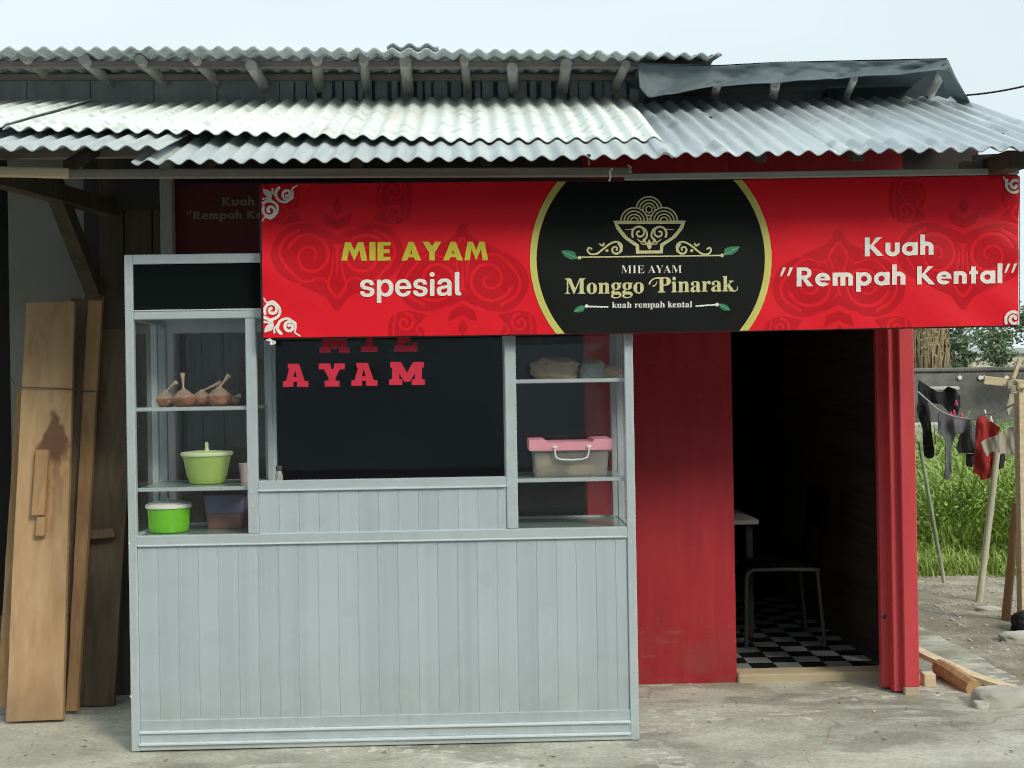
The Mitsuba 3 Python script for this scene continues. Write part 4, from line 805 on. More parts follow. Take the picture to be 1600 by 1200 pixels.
prints('corner_scroll', ([corner(1, 1, 411, 524), corner(1, -1, 409, 291, .95), union_all([spiral((1583.5, 290), 14, 2.5, 215, -1.55, 4, 5), stroke([(1566, 277), (1570, 283), (1573, 288)], [1.5, 3.5, 4])]), spiral((1584, 498), 13, 2.5, 150, 1.55, 4.5, 5)]), 3, 'mat_whiteprint', None, 12)
whole('tie_wire', tube(curve(P([420, 424, 423, 430, 416], [527, 533, 538, 535, 531], BAN)), 0.004, 6), 'mat_white', 'short white wire loop under the left end of the banner', 'wire')
whole('tie_wire', tube(curve(P([957, 953, 954, 952], [263, 268, 275, 283], 4.73)), 0.004, 6), 'mat_white', 'white wire tie hanging from the grey eave beam', 'wire')
whole('tie_wire', tube(curve(P([981, 986, 983, 987, 982], [258, 262, 266, 268, 270], 4.74)), 0.0035, 6), 'mat_greyplastic', 'small knot of wire at the right end of the grey eave beam', 'wire')
# ------------------------------------------------------------------ second sign behind the cart
SB = 5.9
sign = thing('shop_sign', 'dim red sign board hanging in the shade behind the upper left of the food cart', 'sign')
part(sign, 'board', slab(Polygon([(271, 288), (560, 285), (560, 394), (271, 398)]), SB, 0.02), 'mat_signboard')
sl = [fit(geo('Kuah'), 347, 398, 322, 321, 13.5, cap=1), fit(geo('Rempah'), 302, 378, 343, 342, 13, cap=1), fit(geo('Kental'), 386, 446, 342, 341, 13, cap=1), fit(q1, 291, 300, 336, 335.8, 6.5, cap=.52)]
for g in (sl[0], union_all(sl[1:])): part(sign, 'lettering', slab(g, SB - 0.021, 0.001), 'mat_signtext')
# ------------------------------------------------------------------ food cart
cart = thing('food_cart', 'grey aluminium food display cart with glass cabinets and red window lettering', 'food cart')
xa0, xa1 = X(199, 760, CART), X(212, 760, CART)
xb0, xb1 = X(385.5, 700, CART), X(402, 700, CART)
xc0, xc1 = X(790.5, 700, CART), X(808, 700, CART)
xd_0, xd_1 = X(979, 760, CART), X(992.5, 760, CART)
zt1, zt0 = Z(205, 398, CART), Z(205, 413, CART)
zh1, zh0 = Z(300, 484.5, CART), Z(300, 498, CART)
zs1, zs0 = Z(600, 748, CART), Z(600, 764, CART)
zc1, zc0 = Z(600, 830.5, CART), Z(600, 847, CART)
zk = Z(600, 1118.5, CART)
ce = 0.0025
f0, f1 = CART, CART + 0.032
def member(x0, x1, y0, y1, z0, z1, name='frame_bar', label=None): return part(cart, name, bx(x0, x1, y0, y1, z0, z1, ce), 'mat_alu', label=label)
member(xa0, xa1, f0, f1, 0.004, zt1, 'stile'); member(xd_0, xd_1, f0, f1, 0.004, zt1, 'stile')
member(xb0, xb1, f0 + .003, f1, zc1 + .001, zh0 - .001, 'stile'); member(xc0, xc1, f0 + .003, f1, zc1 + .001, zh0 - .001, 'stile')
for z0, z1, dy in ((zt0, zt1, .002), (zh0, zh1, .001), (zc0, zc1, .001)): member(xa1 + .0005, xd_0 - .0005, f0 + dy, f1, z0, z1, 'rail')
member(xb1 + .0005, xc0 - .0005, f0 + .004, f1, zs0, zs1, 'rail')
for z, d in ((zh1 + .002, .008), (zc0 + .004, .006), (zs0 + .003, .0)): part(cart, 'trim', bx(xa1 + .002 if d else xb1 + .002, xd_0 - .002 if d else xc0 - .002, f0 - .004, f0 + .004, z - .004, z + .001, .001), 'mat_trim')
# bottom: skirting boards with bright ridges
zr = [Z(600, y, CART) for y in (1119, 1134, 1138, 1152, 1156, 1165)]
part(cart, 'skirting', bx(xa1 + .0005, xd_0 - .0005, f0 + .004, f1, zr[1], zr[0] + .002, .002), 'mat_slat_1')
part(cart, 'skirting', bx(xa1 + .0005, xd_0 - .0005, f0 - .010, f1, zr[2], zr[1] - .0005, .0018), 'mat_trim')
part(cart, 'skirting', bx(xa1 + .0005, xd_0 - .0005, f0 + .003, f1, zr[3], zr[2] - .0005, .002), 'mat_slat_2')
part(cart, 'skirting', bx(xa1 + .0005, xd_0 - .0005, f0 - .014, f1, zr[4], zr[3] - .0005, .0018), 'mat_trim')
part(cart, 'skirting', bx(xa1 + .0005, xd_0 - .0005, f0 + .001, f1, .006, zr[4] - .0005, .002), 'mat_alu')


def slats(x0, x1, z0, z1, w, tones):
    n = int(math.ceil((x1 - x0) / w))
    for i in range(n):
        a, b = x0 + i * w, min(x0 + (i + 1) * w, x1)
        if b - a < .006: continue
        prof = Polygon([(a, f0 + .028), (a, f0 + .0125), (a + .0010, f0 + .0111), (a + .0020, f0 + .0108), (b - .0028, f0 + .0108), (b - .0020, f0 + .0119), (b - .0003, f0 + .0119), (b - .0003, f0 + .028)])
        m = trimesh.creation.extrude_polygon(prof, z1 - z0, engine='earcut'); m.apply_translation((0, 0, z0))
        part(cart, 'slat', m, f'mat_slat_{tones[i % len(tones)]}')


slats(xa1 + .001, xd_0 - .001, zr[0] + .002, zc0 + .001, .0795, [2, 1, 1, 3, 2, 2, 0, 1, 2, 3, 3, 1, 1, 2, 2, 1, 0, 2, 2, 1, 2, 3, 2, 1, 2, 2])
slats(xb1 + .001, xc0 - .001, zc1 - .0005, zs0 + .0005, .0795, [2, 1, 2, 2, 3, 1, 2, 2, 1, 2, 3, 2, 2])
part(cart, 'backing_panel', bx(xa1, xd_0, f0 + .0285, f0 + .0315, .01, zc0, 0), 'mat_greyplastic')
# header: dark film panel
part(cart, 'header_panel', bx(xa1 + .001, xd_0 - .001, f0 + .012, f0 + .018, zh1, zt0 + .001), 'mat_darkplastic', label='dark glossy header panel')
# back frame and sides
for a, b in ((xa0, xa1 + .012), (xb0 - .004, xb1), (xc0, xc1 + .006), (xd_0 - .012, xd_1)): member(a, b, CB, CB + .03, .004 if a in (xa0,) or b == xd_1 else zc0, zh1, 'back_stile')
for a, b in ((xa1 + .0125, xb0 - .0045), (xc1 + .0065, xd_0 - .0125)):
    member(a, b, CB + .001, CB + .029, zc0 + .01, zc0 + .045, 'back_rail'); member(a, b, CB + .001, CB + .029, zh0 - .035, zh1, 'back_rail')
    part(cart, 'back_glass', bx(a, b, CB + .013, CB + .0135, zc0 + .045, zh0 - .035), 'mat_glass')
member(xb1 + .0005, xc0 - .0005, CB + .001, CB + .029, zh0, zh1, 'back_rail')
for x in (xa0 + .004, xd_1 - .03):
    for z0, z1 in ((zc0, zc1), (zh0, zh1), (.03, .06)): member(x, x + .026, f1 + .001, CB - .001, z0, z1, 'side_rail')
    part(cart, 'side_post', bx(x, x + .026, CB - .085, CB - .06, zc1, zh0, .002), 'mat_alu')
    part(cart, 'side_panel', bx(x + .011, x + .014, f1 + .001, CB - .001, .06, zc0), 'mat_slat_1')
for x in (xa0 + .006, xd_1 - .006): part(cart, 'side_glass', bx(x, x + .0005, f1 + .001, CB - .001, zc1, zh0), 'mat_glass')
for x in (xb0 + .01, xc1 - .02): part(cart, 'side_post', bx(x, x + .02, CB - .03, CB - .001, zc1, zh0, .002), 'mat_alu')
part(cart, 'roof_panel', bx(xa0 + .002, xd_1 - .002, f1, CB + .028, zt1 - .012, zt1 - .004), 'mat_slat_1')
part(cart, 'cell_floor', bx(xa1 - .01, xb0 + .02, f1 + .0005, CB - .001, zc1 - .012, zc1 - .004), 'mat_shelfglass'); part(cart, 'cell_floor', bx(xc0 + .01, xd_0 + .01, f1 + .0005, CB - .001, zc1 - .012, zc1 - .004), 'mat_shelfglass')
part(cart, 'counter_top', bx(xb0 + .02, xc1 - .02, f1 + .0005, CB + .028, zs0 - .008, zs0 + .004), 'mat_slat_0')
# glass sheets in front
GY = f0 + .014
for a, b, z0, z1 in ((xa1, xb0, zc1, zh0), (xb1, xc0, zs1, zh0), (xc1, xd_0, zc1, zh0)): part(cart, 'glass_pane', bx(a, b, GY, GY + .0005, z0, z1), 'mat_glass')
# shelves
def shelf(a, b, z): 
    s = part(cart, 'shelf', bx(a + .001, b - .001, f1 + .014, CB - .012, z - .004, z), 'mat_shelfglass')
    part(s, 'front_bar', bx(a + .0005, b - .0005, f1 + .001, f1 + .0135, z - .015, z + .0005, .0015), 'mat_alu')
    part(s, 'back_bar', bx(a + .0125, b - .0125, CB - .0115, CB - .001, z - .015, z + .0005, .0015), 'mat_alu')
zl1, zl2 = Z(300, 636, f1), Z(300, 761.5, f1)
zr1, zr2 = Z(890, 592, f1), Z(890, 747, f1)
shelf(xa1 - .005, xb0 + .006, zl1); shelf(xa1 - .005, xb0 + .006, zl2); shelf(xc1 - .006, xd_0 + .005, zr1); shelf(xc1 - .006, xd_0 + .005, zr2)
for px, py in ((202, 849), (204, 1088), (986, 846), (396, 790), (994, 1100), (392, 768)): part(cart, 'screw', tube([P(px, py, f0 - .002), P(px, py, f0 + .002)], .0035, 8), 'mat_white')
# slab serif letters on the middle pane
def slabs(ch, w):
    H, t, sh = 36.0, w * .27, 9.0
    if ch == 'A':
        g = Polygon([(w * .27, 0), (w * .64, 0), (w * .98, H), (w * .66, H), (w * .60, H * .78), (w * .36, H * .78), (w * .30, H), (w * .02, H)]).difference(Polygon([(w * .47, H * .26), (w * .40, H * .58), (w * .55, H * .58)]))
        return union_all([g, box(-w * .05, H - sh, w * .40, H), box(w * .56, H - sh, w * 1.05, H), box(w * .16, 0, w * .6, 7)])
    if ch == 'Y': return union_all([box(w * .36, H * .5, w * .66, H), Polygon([(w * .03, 0), (w * .36, 0), (w * .66, H * .5), (w * .6, H * .66), (w * .36, H * .62)]), Polygon([(w * .97, 0), (w * .68, 0), (w * .4, H * .5), (w * .66, H * .62)]), box(-w * .05, 0, w * .44, sh), box(w * .60, 0, w * 1.05, sh), box(w * .2, H - sh, w * .82, H)])
    if ch == 'M': return union_all([box(w * .06, 0, w * .27, H), box(w * .73, 0, w * .94, H), Polygon([(w * .06, 0), (w * .32, 0), (w * .5, H * .48), (w * .68, 0), (w * .94, 0), (w * .58, H * .86), (w * .42, H * .86)]), box(0, 0, w * .3, sh), box(w * .7, 0, w, sh), box(-w * .03, H - sh, w * .36, H), box(w * .64, H - sh, w * 1.03, H)])
    if ch == 'I': return union_all([box(w * .3, 0, w * .7, H), box(0, 0, w, sh), box(0, H - sh, w, H)])
    return union_all([box(w * .12, 0, w * .42, H), box(0, 0, w, sh), box(0, H - sh, w, H), box(w * .12, H * .4, w * .7, H * .62), box(w * .8, 0, w, 14), box(w * .8, H - 14, w, H)])


lt = [affinity.translate(slabs(c, w), x, y) for c, w, x, y in (('A', 36, 444, 568.5), ('Y', 37, 500, 568), ('A', 37, 551, 567), ('M', 53, 609.5, 565.5), ('M', 44, 501, 515), ('I', 26, 564, 514), ('E', 36, 616, 513))]
for g, lb in ((union_all(lt[:4]), 'red slab lettering AYAM stuck on the window'), (union_all(lt[4:]), 'red slab lettering MIE half hidden behind the banner')): part(cart, 'lettering', slab(g, GY - .001, .001), 'mat_redletter', label=lb)
# ------------------------------------------------------------------ what stands in the cart
def sauce_bag(px, py, r, tail, label, Y=5.2):
    k = thing('sauce_bag', label, 'plastic bag', 'bags of sauce on the upper left shelf'); c = P(px, py, Y); c[2] = zl1 + r * .92
    s = trimesh.creation.icosphere(subdivisions=4, radius=1.0); v = np.array(s.vertices); n = meshkit.fbm(v * 1.9 + px, 3, 3)
    v = v * (r * (0.84 + 0.40 * n))[:, None] * [1.12, 0.95, 1.06]; top = np.clip(v[:, 2] / r, 0, 1)
    v[:, :2] *= (1 - 0.62 * top ** 2.2)[:, None]; v[:, :2] *= (1 + .05 * top * np.sin(np.arctan2(v[:, 1], v[:, 0]) * 9))[:, None]; v[:, 2] = np.maximum(v[:, 2], -r * .92); full = tm(v + c, s.faces)
    lowf = v[s.faces].mean(1)[:, 2] < r * .12
    part(k, 'sauce', tm(full.vertices, s.faces[lowf]), 'mat_sauce', smooth=True); part(k, 'film', tm(full.vertices, s.faces[~lowf]), 'mat_clearbag', smooth=True)
    t = P(*tail, Y - .01); nk = c + [0, 0, r * .95]; d = t - nk
    part(k, 'knotted_end', [tube([nk - [0, 0, .012], nk, nk + d * .25, nk + d * .7, t], [.013, .0045, .004, .007, .011], 8), tube([nk + [-.007, -.004, 0], nk + [0, -.008, .003], nk + [.007, -.003, .001]], .003, 6)], 'mat_bagclear', smooth=60)


sauce_bag(259, 622, .034, (276, 597), 'leftmost sauce bag on the upper left shelf, its knotted end leaning right', 5.25)
sauce_bag(287, 620, .038, (285, 583), 'second sauce bag from the left, its knotted end standing straight up', 5.17)
sauce_bag(315, 622, .034, (345, 598), 'third sauce bag, its knotted end lying far to the right', 5.26)
sauce_bag(343, 619, .041, (358, 586), 'largest sauce bag right of the middle, its knotted end pointing up right', 5.17)
sauce_bag(366, 626, .02, (375, 618), 'small dim sauce bag nearest the right end of the upper left shelf', 5.33)


def bowl_thing(name, label, px, py0, py1, rt, rb, bm, lm, Y, z, lid_h, knob, sq=1.0):
    k = thing(name, label, 'bowl'); c = P(px, py1, Y); c[2] = z + .001; s = Y / F
    h = (py1 - py0) * s; R, r = rt * s, rb * s
    part(k, 'bowl', lathe([(0, 0), (r * .92, 0), (r, .004), (r + (R - r) * .45, h * .3), (R * .97, h * .85), (R, h * .9), (R * 1.03, h * .97), (R * .99, h), (R * .95, h * .9), (r * .9, .008), (0, .008)], c, 56), bm, smooth=50)
    part(k, 'lid', lathe([(R * 1.06, h * .93), (R * 1.08, h * .98), (R * 1.06, h + .006), (R * .9, h + lid_h * .6), (R * .5, h + lid_h * .95), (0, h + lid_h)], c, 56), lm, smooth=50)
    part(k, 'knob', lathe([(.012, h + lid_h - .003), (.007, h + lid_h + knob * .3), (.008, h + lid_h + knob * .8), (.005, h + lid_h + knob), (0, h + lid_h + knob)], c, 16), lm, smooth=50)


bowl_thing('plastic_bowl', 'pale green plastic bowl with lid on the middle left shelf', 324, 710, 757, 37, 26, 'mat_limebowl', 'mat_palelid', 5.22, zl2, .012, .035)
bowl_thing('plastic_bowl', 'bright green plastic bowl with white lid on the cabinet floor', 264.5, 795, 836, 33, 29, 'mat_greenbowl', 'mat_white', 5.17, zc1 - .004, .02, .012)


def tub(k, name, px0, px1, py0, py1, Y, depth, z0, m, taper=.93, zt=None, open_=False, rad=.015):
    x0, x1 = X(px0, py0, Y), X(px1, py0, Y); h = (py1 - py0) / F * Y if zt is None else zt; cx = (x0 + x1) / 2
    rings_ = []
    for zz, sc in ((0, taper * .97), (.004, taper), (h * .5, (1 + taper) / 2), (h, 1.0)):
        q = box(-(x1 - x0) / 2 * sc + rad, -depth / 2 * sc + rad, (x1 - x0) / 2 * sc - rad, depth / 2 * sc - rad).buffer(rad, 5); rings_.append(np.array([(a + cx, b + Y + depth / 2, z0 + zz) for a, b in q.exterior.coords[:-1]]))
    n = len(rings_[0]); V = np.vstack(rings_); Fc = []
    for i in range(3):
        for j in range(n): p, q = i * n + j, i * n + (j + 1) % n; Fc += [[p, q, q + n], [p, q + n, p + n]]
    V = np.vstack([V, V[:n].mean(0), V[-n:].mean(0)]); e = len(V)
    for j in range(n):
        Fc.append([e - 2, (j + 1) % n, j])
        if not open_: Fc.append([e - 1, 3 * n + j, 3 * n + (j + 1) % n])
    mm = tm(V, Fc); mm.fix_normals(); part(k, name, mm, m, smooth=45); return x0, x1, h


k = thing('storage_tub', 'purple tub above reddish base on the cabinet floor beside the green bowl', 'tub')
tub(k, 'base', 321, 380, 811, 835, 5.24, .16, zc1 - .003, 'mat_redbrown', .95)
tub(k, 'body', 317, 382, 783, 811, 5.23, .17, zc1 - .003 + 24 / F * 5.24 + .001, 'mat_purple', .94)
k = thing('plastic_cup', 'pinkish cup half hidden behind the cabinet post', 'cup')
part(k, 'cup', lathe([(0, 0), (.026, 0), (.034, .075), (.036, .08), (.032, .078), (.024, .006), (0, .006)], [X(386, 740, 5.24), 5.24, zl2 + .001], 32), 'mat_cup', smooth=50)
k = thing('storage_box', 'clear plastic box with pink lid and white handle holding noodles', 'storage box')
BY = 5.09
x0, x1, h = tub(k, 'body', 832, 952, 696, 744, BY, .25, zr2 + .001, 'mat_boxplastic', .94, open_=True)
zt = zr2 + .001 + h
lid = union_all([box(x0 - .012, zt - .014, x1 + .012, zt + .014), Polygon([(x0 - .012, zt + .012), (x0 - .012, zt + .026), (x0 + .05, zt + .026), (x0 + .06, zt + .012)]), Polygon([(x1 + .012, zt + .012), (x1 + .012, zt + .026), (x1 - .06, zt + .026), (x1 - .07, zt + .012)])]).buffer(.002)
part(k, 'lid', solid(lid, BY - .014, BY + .264), 'mat_pink', smooth=30)
part(k, 'lid_rim', bx(x0 - .006, x1 + .006, BY - .009, BY + .258, zt - .022, zt - .0165, .002), 'mat_boxplastic')
hw = lambda a: P([867, 867, 869, 876, 893, 910, 918, 920, 920], [699, 708, 715, 718, 718.5, 717.5, 714, 706, 698], BY - .02)
hp = hw(0); part(k, 'handle', [tube(hp, .0035, 8), bx(hp[0][0] - .01, hp[0][0] + .01, BY - .022, BY - .004, hp[0][2] - .004, hp[0][2] + .006, .002), bx(hp[-1][0] - .01, hp[-1][0] + .01, BY - .022, BY - .004, hp[-1][2] - .004, hp[-1][2] + .006, .002)], 'mat_white', smooth=50)
blobs = []
for i, (px, py, r) in enumerate(((850, 722, .038), (846, 734, .034), (872, 736, .033), (898, 737, .034), (922, 738, .03), (862, 735, .036), (912, 735, .03), (937, 739, .024))):
    s = trimesh.creation.icosphere(subdivisions=4, radius=1.0); v = np.array(s.vertices); v = v * (r * (.85 + .3 * meshkit.fbm(v * 3 + i, 3, i)) + .0022 * np.sin(v[:, 0] * 22 + v[:, 2] * 30 + 4 * meshkit.noise(v * 3, 4)))[:, None] * [1, .8, .8]
    c = P(px, py, BY + .045 + .03 * (i % 3)); c[2] = max(c[2], zr2 + .001 + r * .8); blobs.append(tm(v + c, s.faces))
whole('noodle_portions', blobs, 'mat_noodle', 'pale noodle portions lying inside the clear plastic box', 'noodles', smooth=True, kind='stuff')


def crumple(c, sx, sy, sz, seed, m, label, cat, name):
    s = trimesh.creation.icosphere(subdivisions=4, radius=1.0); v = np.array(s.vertices); v = np.sign(v) * np.abs(v) ** .6
    v = v * (.72 + .55 * meshkit.fbm(v * 1.9 + seed, 4, seed))[:, None]; v[:, 2] = np.maximum(v[:, 2], -.62); v[:, 2] += .62
    return whole(name, tm(v * [sx, sy, sz] + c, s.faces), m, label, cat, smooth=30)


for i, (px, sx, sz, m, label, cat, name) in enumerate(((868, .10, .055, 'mat_paper', 'crumpled brown paper packet at the left of the top right shelf', 'paper packet', 'paper_packet'), (925, .055, .05, 'mat_greyplastic', 'grey crumpled plastic bag in the middle of the top right shelf', 'plastic bag', 'plastic_bag'), (952, .045, .032, 'mat_paper', 'small brown packet at the right of the top right shelf', 'paper packet', 'paper_packet'))):
    c = P(px, 590, 5.24); c[2] = zr1 + .001; crumple(c, sx, .07, sz, 50 + i, m, label, cat, name)
k = thing('glass_bottle', 'small bottle with metal cap on the counter behind the middle window', 'bottle')
c = [X(436, 740, 5.12), 5.12, zs0 + .0045]
part(k, 'bottle', lathe([(0, 0), (.015, 0), (.016, .004), (.016, .05), (.011, .062), (.010, .07), (0, .07)], c, 24), 'mat_greyplastic', smooth=45)
part(k, 'cap', lathe([(.0115, .068), (.0125, .07), (.0125, .086), (.011, .088), (0, .088)], c, 24), 'mat_steel', smooth=45)
# ------------------------------------------------------------------ inside the shop
tb = thing('table', 'table with white top just inside the doorway', 'table')
tz = Z(1165, 812, 6.75); tx1 = X(1186, 812, 6.75)
part(tb, 'table_top', bx(tx1 - .9, tx1, 6.75, 7.35, tz - .028, tz, .004), 'mat_tabletop')
for sx in (tx1 - .86, tx1 - .06):
    for sy in (6.8, 7.28): part(tb, 'leg', bx(sx, sx + .035, sy, sy + .035, FL - .003, tz - .029, .003), 'mat_darkbeam')
ch = thing('chair', 'dark seated tubular steel chair standing inside the doorway', 'chair')
CY = 6.55; xq0, xq1 = X(1166, 900, CY), X(1286, 900, CY); zq = Z(1225, 890, CY); r = .011
def chair_side(y, nm):
    part(ch, nm, tube([[xq0 - .006, y, FL - .002], [xq0, y, zq - .05], [xq0 + .008, y, zq - .018], [xq0 + .035, y, zq], [(xq0 + xq1) / 2, y, zq + .001], [xq1 - .02, y, zq - .004]], r, 10), 'mat_steel', smooth=60)
    part(ch, 'leg', tube([[xq1 - .03, y, zq - .004], [xq1 + .005, y, FL - .002]], r, 10), 'mat_steel', smooth=60)
chair_side(CY, 'side_frame'); chair_side(CY + .38, 'side_frame')
part(ch, 'seat', bx(xq0 + .03, xq1 - .005, CY + .012, CY + .37, zq - .008, zq + .03, .012), 'mat_matteblack')
for y in (CY + .03, CY + .35): part(ch, 'back_post', tube([[xq1 - .015, y, zq], [xq1 + .03, y, zq + .42]], r, 10), 'mat_matteblack', smooth=60)
part(ch, 'backrest', beam([xq1 + .022, CY + .19, zq + .20], [xq1 + .036, CY + .19, zq + .42], .34, .02, up=(1, 0, 0), b=.006), 'mat_matteblack')
# ------------------------------------------------------------------ yard on the right
def pole(name, pts, r, m, label, cat, group=None, n=10, nodes=0):
    pts = np.array([P(*p) for p in pts]) if len(pts[0]) == 3 else np.array(pts)
    t = np.linspace(0, 1, 24); q = np.stack([np.interp(t, np.linspace(0, 1, len(pts)), pts[:, k]) for k in range(3)], 1)
    rr = np.full(len(q), r) * np.linspace(1.08, .9, len(q))
    if nodes: rr = rr * (1 + .16 * (np.arange(len(q)) % nodes == 0))
    return whole(name, tube(q, rr, n), m, label, cat, group=group, smooth=50)


pole('bamboo_pole', [(1476, 914, 9.0), (1456, 800, 9.05), (1436, 690, 9.1)], .013, 'mat_greenbamboo', 'thin green speckled bamboo pole leaning left beside the red pillar', 'pole', 'poles of the clothes line', nodes=4)
pole('bamboo_pole', [(1529, 946, 8.25), (1541, 850, 8.28), (1552, 760, 8.3), (1560, 690, 8.32)], .022, 'mat_bamboopole', 'pale thick bamboo pole leaning right in the middle of the yard', 'pole', 'poles of the clothes line', nodes=6)
pole('wooden_pole', [(1570, 981, 7.5), (1580, 880, 7.5), (1587, 785, 7.5)], .025, 'mat_wood', 'brown wooden pole leaning right in front of the pale post', 'pole', 'poles of the clothes line')
ps = thing('wooden_post', 'pale sawn wooden clothes post with nailed cross board at the right edge', 'post')
part(ps, 'post', beam(P(1602, 985, 7.4), P(1597, 600, 7.4), .07, .07, up=(0, 1, 0)), 'mat_freshwood')
part(ps, 'cross_board', beam(P(1537, 594, 7.34), P(1606, 601, 7.34), .02, .05), 'mat_freshwood', label='short pale cross board')
part(ps, 'stick', beam(P(1583, 592, 7.31), P(1594, 560, 7.31), .022, .02, up=(0, 1, 0)), 'mat_freshwood', label='pale stick rising from the cross board')
part(ps, 'lashing', [tube(np.array([P(1583 + 9 * math.cos(a), 598 + 6 * math.sin(a) + a * .5, 7.29 + .012 * math.sin(3 * a)) for a in np.linspace(0, 25, 90)]), .005, 5)], 'mat_net')


def cloth(name, pts, Y, m, label, cat, depth=.03, fold=.045, seed=1, freq=16, group=None):
    g = Polygon(pts).buffer(.8).buffer(-.8)
    def disp(w):
        w = np.array(w); q = np.stack([w[:, 0] * freq, w[:, 0] * 0, w[:, 2] * freq * .28], -1)
        w[:, 1] -= fold * (meshkit.fbm(q, 3, seed) - .5) * 2 + .4 * fold * np.sin(w[:, 0] * freq * 3.1 + w[:, 2] * 5)
        return w
    return whole(name, slab(g, Y, depth * .4, sub=3.0, disp=disp), m, label, cat, smooth=35, group=group)


G = 'clothes hung in the yard'
cloth('black_trousers', [(1434, 612), (1449, 622), (1452, 650), (1453, 680), (1459, 708), (1458, 714), (1450, 717), (1446, 712), (1442, 670), (1434, 640)], 8.6, 'mat_clothblack', 'black garment leg hanging lowest beside the red pillar', 'clothing', group=G, seed=2)
cloth('dark_shirt', [(1434, 594), (1446, 600), (1462, 612), (1474, 612), (1481, 604), (1490, 609), (1499, 619), (1500, 634), (1493, 648), (1484, 645), (1474, 633), (1458, 630), (1434, 620)], 8.75, 'mat_clothblack', 'bunched black shirt hung highest in front of the stained wall', 'clothing', group=G, fold=.05, seed=3)
cloth('grey_shirt', [(1467, 644), (1478, 648), (1494, 652), (1515, 655), (1514, 668), (1505, 676), (1490, 678), (1487, 700), (1486, 722), (1489, 738), (1483, 750), (1471, 748), (1475, 722), (1476, 686), (1464, 674)], 8.45, 'mat_clothgrey', 'grey shirt with one long hanging sleeve in the middle of the clothes', 'clothing', group=G, seed=4)
cloth('slate_shirt', [(1498, 655), (1520, 656), (1528, 668), (1527, 708), (1500, 709), (1492, 700), (1500, 680)], 8.52, 'mat_clothslate', 'slate grey cloth hanging between the grey shirt and the red cloth', 'clothing', group=G, seed=5)
cloth('black_cloth', [(1507, 709), (1523, 709), (1522, 722), (1516, 730), (1508, 727)], 8.56, 'mat_clothblack', 'small black cloth end showing below the slate grey cloth', 'clothing', group=G, seed=6)
cloth('red_cloth', [(1527, 650), (1538, 646), (1545, 655), (1558, 668), (1556, 690), (1552, 730), (1550, 745), (1533, 750), (1531, 742), (1523, 740), (1525, 690)], 8.35, 'mat_clothred', 'dull red cloth hanging on the line', 'clothing', group=G, seed=7)
cloth('black_cloth', [(1553, 712), (1570, 706), (1571, 718), (1565, 730), (1550, 736), (1541, 744), (1541, 730)], 8.42, 'mat_clothblack', 'black cloth corner showing right of the red cloth', 'clothing', group=G, seed=8)
cloth('grey_sack', [(1533, 692), (1548, 684), (1570, 672), (1584, 664), (1586, 700), (1584, 712), (1566, 708), (1548, 706), (1541, 714)], 8.1, 'mat_net', 'pale brown empty sack hanging in front of the red cloth', 'sack', fold=.05, seed=9)
cloth('net_bag', [(1576, 600), (1588, 601), (1587, 622), (1580, 640), (1574, 650), (1568, 640), (1573, 622)], 7.6, 'mat_net', 'thin pale net bag tied to the cross board', 'bag', fold=.03, seed=10)
rp = curve([(1434, 612), (1450, 626), (1470, 643), (1495, 652), (1522, 655), (1535, 648), (1556, 645), (1575, 636), (1597, 626)])
whole('clothes_line', tube(P(rp[:, 0], rp[:, 1], np.linspace(8.6, 7.42, len(rp))), .006, 6), 'mat_rope', 'sagging pale rope clothes line with clothes on it', 'rope')
for i, (px, py) in enumerate(((1488, 645), (1483, 648), (1499, 650), (1491, 630), (1536, 645), (1545, 655))):
    c = P(px, py, 8.3 if i > 2 else 8.38)
    whole('clothes_peg', [beam(c + [-.005, -.02, -.018], c + [.002, -.03, .022], .011, .007), beam(c + [.006, -.042, -.018], c + [-.001, -.034, .022], .011, .007)], 'mat_pegpink' if i < 4 else 'mat_white',
          ['pink clothes peg at the top of the grey shirt', 'pink clothes peg just left on the grey shirt', 'pink clothes peg right of the pair on the grey shirt', 'pink peg on the black shirt', 'white clothes peg at the top of the red cloth', 'white clothes peg on the right of the red cloth'][i], 'clothes peg', group='clothes pegs')
# planks, blocks and rubble by the pillar
bp = curve([(1400, 996, 6.25), (1437, 1015, 6.1), (1482, 1036, 5.95), (1532, 1057, 5.8), (1600, 1078, 5.62), (1645, 1091, 5.5)], 6)
V, Fc = [], []
bw = P(bp[:, 0], bp[:, 1], bp[:, 2]); tg = np.gradient(bw, axis=0); tg /= np.linalg.norm(tg, axis=1, keepdims=True)
for i in range(len(bw)):
    s = unit(np.cross(tg[i], [0, 0, 1])); u = np.cross(s, tg[i])
    for a, b in ((-1, 0), (1, 0), (1, 1), (-1, 1)): V.append(bw[i] + s * a * .032 - u * b * .024)
for i in range(len(bw) - 1):
    for j in range(4): p, q = i * 4 + j, i * 4 + (j + 1) % 4; Fc += [[p, q, q + 4], [p, q + 4, p + 4]]
e = len(V) - 4; Fc += [[0, 2, 1], [0, 3, 2], [e, e + 1, e + 2], [e, e + 2, e + 3]]
m = tm(V, Fc); m.fix_normals()
whole('loose_plank', m, 'mat_freshwood', 'long pale bent plank lying on the ground past the red pillar', 'plank')
whole('wood_block', beam(P(1454, 1081, 5.78) + [0, .03, 0], P(1453, 1053, 5.78) + [0, .03, 0], .055, .06, up=(0, 1, 0), b=.004), 'mat_freshwood', 'short pale wood block standing upright at the foot of the pillar', 'wood block')
whole('wood_log', tube(np.array([P(1468, 1042, 5.98), P(1487, 1053, 5.86), P(1506, 1066, 5.74), P(1522, 1076, 5.65)]), [.04, .043, .042, .04], 9), 'mat_wood', 'short brown wood log under the bent plank', 'log')


